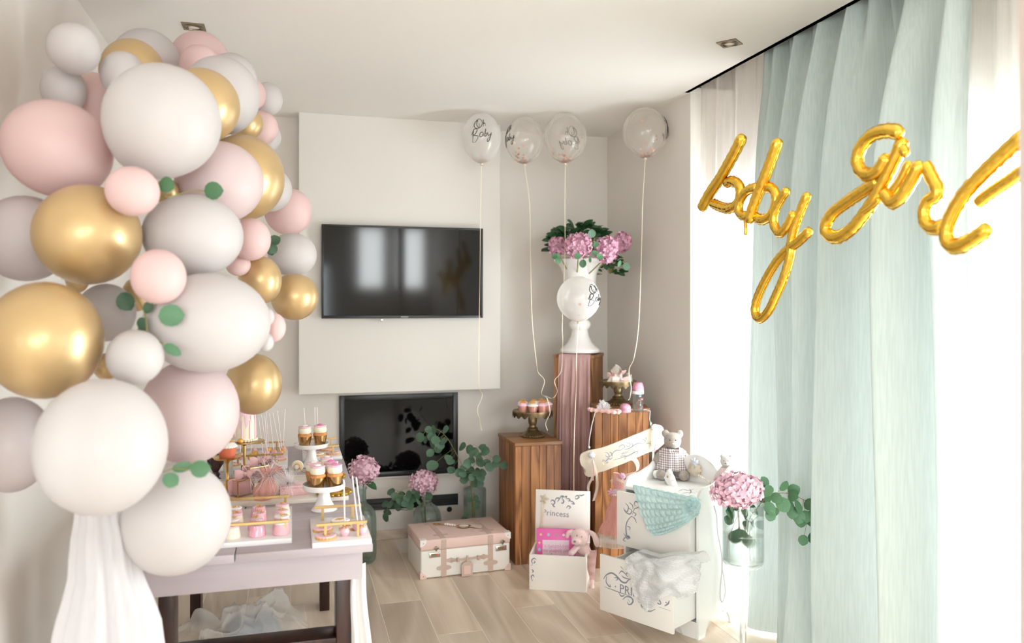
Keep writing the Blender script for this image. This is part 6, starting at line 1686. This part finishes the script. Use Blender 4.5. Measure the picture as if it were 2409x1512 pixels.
# ================================================================== SUITCASE
SX, SY = .658, 4.118
su = (Vector((1.154, 4.146, 0)) - Vector((SX, SY, 0))).normalized(); SA = math.degrees(math.atan2(su.y, su.x))
t = thing('suitcase', 'vintage white and blush suitcase with tan straps lying on the floor', 'suitcase', (SX, SY, 0), SA)
W, D, H = .497, .345, .205
b = BM(); box(b, 0, W, 0, D, .003, .150, .010, seg=3); obj('case_body', b, 'white', t)
b = BM(); box(b, -.001, W+.001, -.001, D+.001, .1515, H, .006, seg=3); obj('case_lid', b, 'pinkskin', t)
b = BM(); box(b, .001, W-.001, .001, D-.001, .148, .153); obj('seam', b, 'tanskin', t, False)
SXs = (.125, .385)
def lobes(cx_, cz_, w, h):   # leather end patch, trefoil outline
    o_ = []
    for i in range(40):
        a = 2*PI*i/40; r_ = 1 - .28*abs(math.sin(a))**.5 if True else 1
        o_.append((cx_ + w*math.cos(a)*(1 if abs(math.cos(a)) > .1 else 1), cz_ + h*math.sin(a)*(.75 + .45*math.exp(-(math.cos(a)/.25)**2) + .25*math.cos(a)**2)))
    return o_
for i, x in enumerate(SXs):
    b = BM(); box(b, x-.014, x+.014, -.0035, .002, .004, .150, .001); box(b, x-.014, x+.014, -.0045, .002, .1515, H-.004, .001); st = obj('strap', b, 'tanskin', t, False)
    b = BM(); box(b, x-.014, x+.014, .004, D-.004, H-.002, H+.0022, .001); obj('strap', b, 'tanskin', t, False)
    b = BM(); prism(b, lobes(x, .052, .040, .016), -.0055, -.0036); obj('strap_patch', b, 'tanskin', t, False)
    for y in (.07, D-.05):
        b = BM(); prism(b, lobes(x, 0, .042, .013), H+.0022, H+.0035, T(0, y, 0) @ Matrix(((1, 0, 0, 0), (0, 0, 1, 0), (0, 1, 0, 0), (0, 0, 0, 1)))); obj('strap_patch', b, 'tanskin', t, False)
    for z in (.160, .143):
        b = BM(); ell(b, (x, -.005, z), (.002, .0015, .002), u=8, v=6); obj('rivet', b, 'chrome', t)
for x in (0, W):
    for z in (.003, H):
        b = BM(); s = 1 if x == 0 else -1; q_ = 1 if z < .1 else -1
        zz_ = z - q_*.002
        pl = [(x + s*(-.0035), zz_)] + [(x + s*(.036*math.cos(a) - .0035), zz_ + q_*.036*math.sin(a)) for a in (0, .4, .8, 1.2, PI/2)]
        prism(b, pl, -.003, .034); 
        pt = obj('corner_patch', b, 'pinkskin' if z < .1 else 'white', t, False)
        b = BM(); ell(b, (x + s*.014, -.004, z + q_*.014), (.0032, .002, .0032), u=8, v=6); obj('rivet', b, 'chrome', pt)
for x in (.075, .445):
    b = BM(); box(b, x-.030, x+.030, -.006, .001, .112, .138, .0015); lk = obj('lock_plate', b, 'chrome', t)
    b = BM(); box(b, x-.020, x+.008, -.0075, -.006, .118, .132); obj('dial', b, 'nickel', lk, False)
    b = BM(); box(b, x+.010, x+.018, -.0075, -.006, .119, .131); obj('red_button', b, 'red', lk, False)
    b = BM(); lathe(b, [(0, 0), (.008, 0), (.008, .003), (0, .004)], 16, T(x+.008, -.002, .160) @ R('X', 90)); box(b, x-.006, x+.022, -.007, -.002, .156, .164, .001); box(b, x+.004, x+.012, -.008, -.002, .145, .170, .001); obj('latch', b, 'nickel', t)
b = BM(); tube(b, cr([(.165, -.006, .088), (.19, -.014, .090), (.22, -.022, .092), (.255, -.025, .093), (.29, -.022, .092), (.32, -.014, .091), (.345, -.006, .090)], 4), .0085, 8, True, .45); obj('handle', b, 'tanskin', t)
for x in (.165, .345):
    b = BM(); prism(b, lobes(x, .088, .030, .012), -.0055, -.0006); hp = obj('handle_patch', b, 'tanskin', t, False)
    b = BM(); ell(b, (x, -.006, .088), (.003, .0015, .003), u=8, v=6); obj('rivet', b, 'chrome', hp)
for x in (.198, .312):
    b = BM(); box(b, x-.006, x+.006, -.028, -.008, .080, .101, .001); obj('handle_ring', b, 'tanskin', t, False)
b = BM(); prism(b, [(.215, .0), (.275, .002), (.277, .062), (.262, .076), (.232, .076), (.214, .062)], -.034, -.030, T(0, 0, .004)); tg = obj('luggage_tag', b, 'tanskin', t, False)
b = BM(); box(b, .228, .264, -.0346, -.034, .016, .060); obj('tag_window', b, 'pinkskin', tg, False)
b = BM(); box(b, .242, .252, -.0345, -.026, .078, .112, .001); obj('tag_loop', b, 'tanskin', tg, False)
# tassel charm lying on the lid
t = thing('tassel_charm', 'bead and gold medallion charm with tassel lying on the suitcase lid', 'charm', Matrix.Translation((SX, SY, 0)) @ R('Z', SA) @ Vector((.25, .19, H+.0025)), SA-12)
b = BM(); tube(b, cr([(-.11, .05, .004), (-.13, .06, .004), (-.125, .07, .004), (-.105, .065, .004), (-.09, .05, .004), (-.075, .042, .004)], 4), .003, 6); obj('gold_clasp', b, 'gold', t)
b = BM()
for i in range(5): ell(b, (-.066 + .013*i, .038 - .007*i, .0075), .0075 if i % 2 else .006, u=12, v=8)
obj('bead', b, 'pearl', t)
b = BM(); lathe(b, [(0, 0), (.034, 0), (.037, .003), (.034, .006), (.026, .005), (0, .004)], 48, T(.036, -.004, .001) @ S(1.1, .85, 1), wob=scal(24, .035)); obj('medallion', b, 'gold', t)
b = BM(); lathe(b, [(0, .0062), (.025, .0062), (.024, .007), (0, .0075)], 32, T(.036, -.004, .001) @ S(1.1, .85, 1)); obj('medallion_face', b, 'icing_white', t)
b = BM(); rg = random.Random(4)
for i in range(46):
    a = rg.uniform(-.75, .35); L = rg.uniform(.04, .075); p0 = Vector((.065, -.018, .004)); p1 = p0 + Vector((math.cos(a)*L, math.sin(a)*L, rg.uniform(-.002, .003)))
    tube(b, [p0, p0.lerp(p1, .5) + Vector((0, 0, .004)), p1], .0009, 4, False)
o = obj('tassel', b, 'lace', t); o['kind'] = 'stuff'
# ================================================================== TALL CLEAR VASE WITH HYDRANGEA
VT = 2.90; vc = P(1748, 1330, VT); GX, GY = vc.x, vc.y
zb = vc.z   # bottom of the bowl
t = thing('stemmed_glass_vase', 'tall clear glass vase on a long stem, standing by the curtain', 'vase', (GX, GY, 0))
b = BM(); lathe(b, [(0, 0), (.075, 0), (.076, .003), (.03, .012), (.014, .03), (.012, .06), (.012, zb-.05), (.014, zb-.012), (0, zb-.004)], 32); obj('stem', b, 'clear', t)
b = BM(); R_ = .0745; hb = .232
lathe(b, [(0, zb-.004), (.045, zb-.004), (.066, zb+.003), (R_, zb+.018), (R_, zb+hb), (R_-.0035, zb+hb), (R_-.0035, zb+.022), (.06, zb+.012), (0, zb+.010)], 56); obj('bowl', b, 'clear', t)
b = BM(); lathe(b, [(0, zb+.0125), (.058, zb+.0135), (R_-.0042, zb+.024), (R_-.0042, zb+.118), (0, zb+.118)], 56); obj('water', b, 'water', t)
hydrangea('large pink hydrangea in the tall clear stemmed vase', 1734, 1152, 2.86, .084, .056, 31, 'hyd', (GX-.01, GY, zb+.09), (), (0, -6))
branch('eucalyptus branch reaching right from the clear vase behind the curtain fold', [(1760, 1230, 2.90), (1785, 1190, 2.92), (1810, 1165, 2.95), (1850, 1160, 2.99), (1890, 1175, 3.04), (1925, 1200, 3.09)],
    [(1800, 1140, 2.92, .058), (1805, 1160, 2.90, .060), (1790, 1152, 2.93, .05), (1845, 1145, 2.95, .045), (1867, 1153, 2.97, .05), (1866, 1165, 2.96, .05), (1842, 1186, 2.93, .06), (1810, 1195, 2.92, .055), (1813, 1213, 2.91, .045), (1820, 1205, 2.93, .05), (1878, 1190, 2.98, .055), (1880, 1215, 2.99, .055), (1865, 1205, 2.98, .05), (1895, 1215, 3.0, .05), (1903, 1185, 3.03, .05), (1885, 1225, 3.0, .05), (1912, 1222, 3.05, .055), (1890, 1270, 3.0, .042), (1913, 1264, 3.04, .045), (1916, 1210, 3.06, .05), (1920, 1178, 3.07, .05), (1798, 1170, 2.94, .05), (1825, 1170, 2.94, .045), (1858, 1188, 2.97, .05)], 'round', 'stem_red', base=(GX+.02, GY, zb+.03))
branch('eucalyptus sprig with drowned leaves inside the clear vase', [(1715, 1270, 2.88), (1728, 1230, 2.88), (1740, 1200, 2.89)],
    [(1718, 1205, 2.87, .05), (1715, 1222, 2.88, .04), (1755, 1232, 2.90, .045), (1772, 1230, 2.92, .04), (1742, 1258, 2.87, .055), (1758, 1270, 2.88, .05), (1730, 1262, 2.87, .05), (1735, 1190, 2.86, .045), (1752, 1205, 2.9, .045), (1775, 1200, 2.92, .045), (1725, 1188, 2.85, .05)], 'round', 'stem_red', base=(GX-.045, GY+.01, zb+.03))
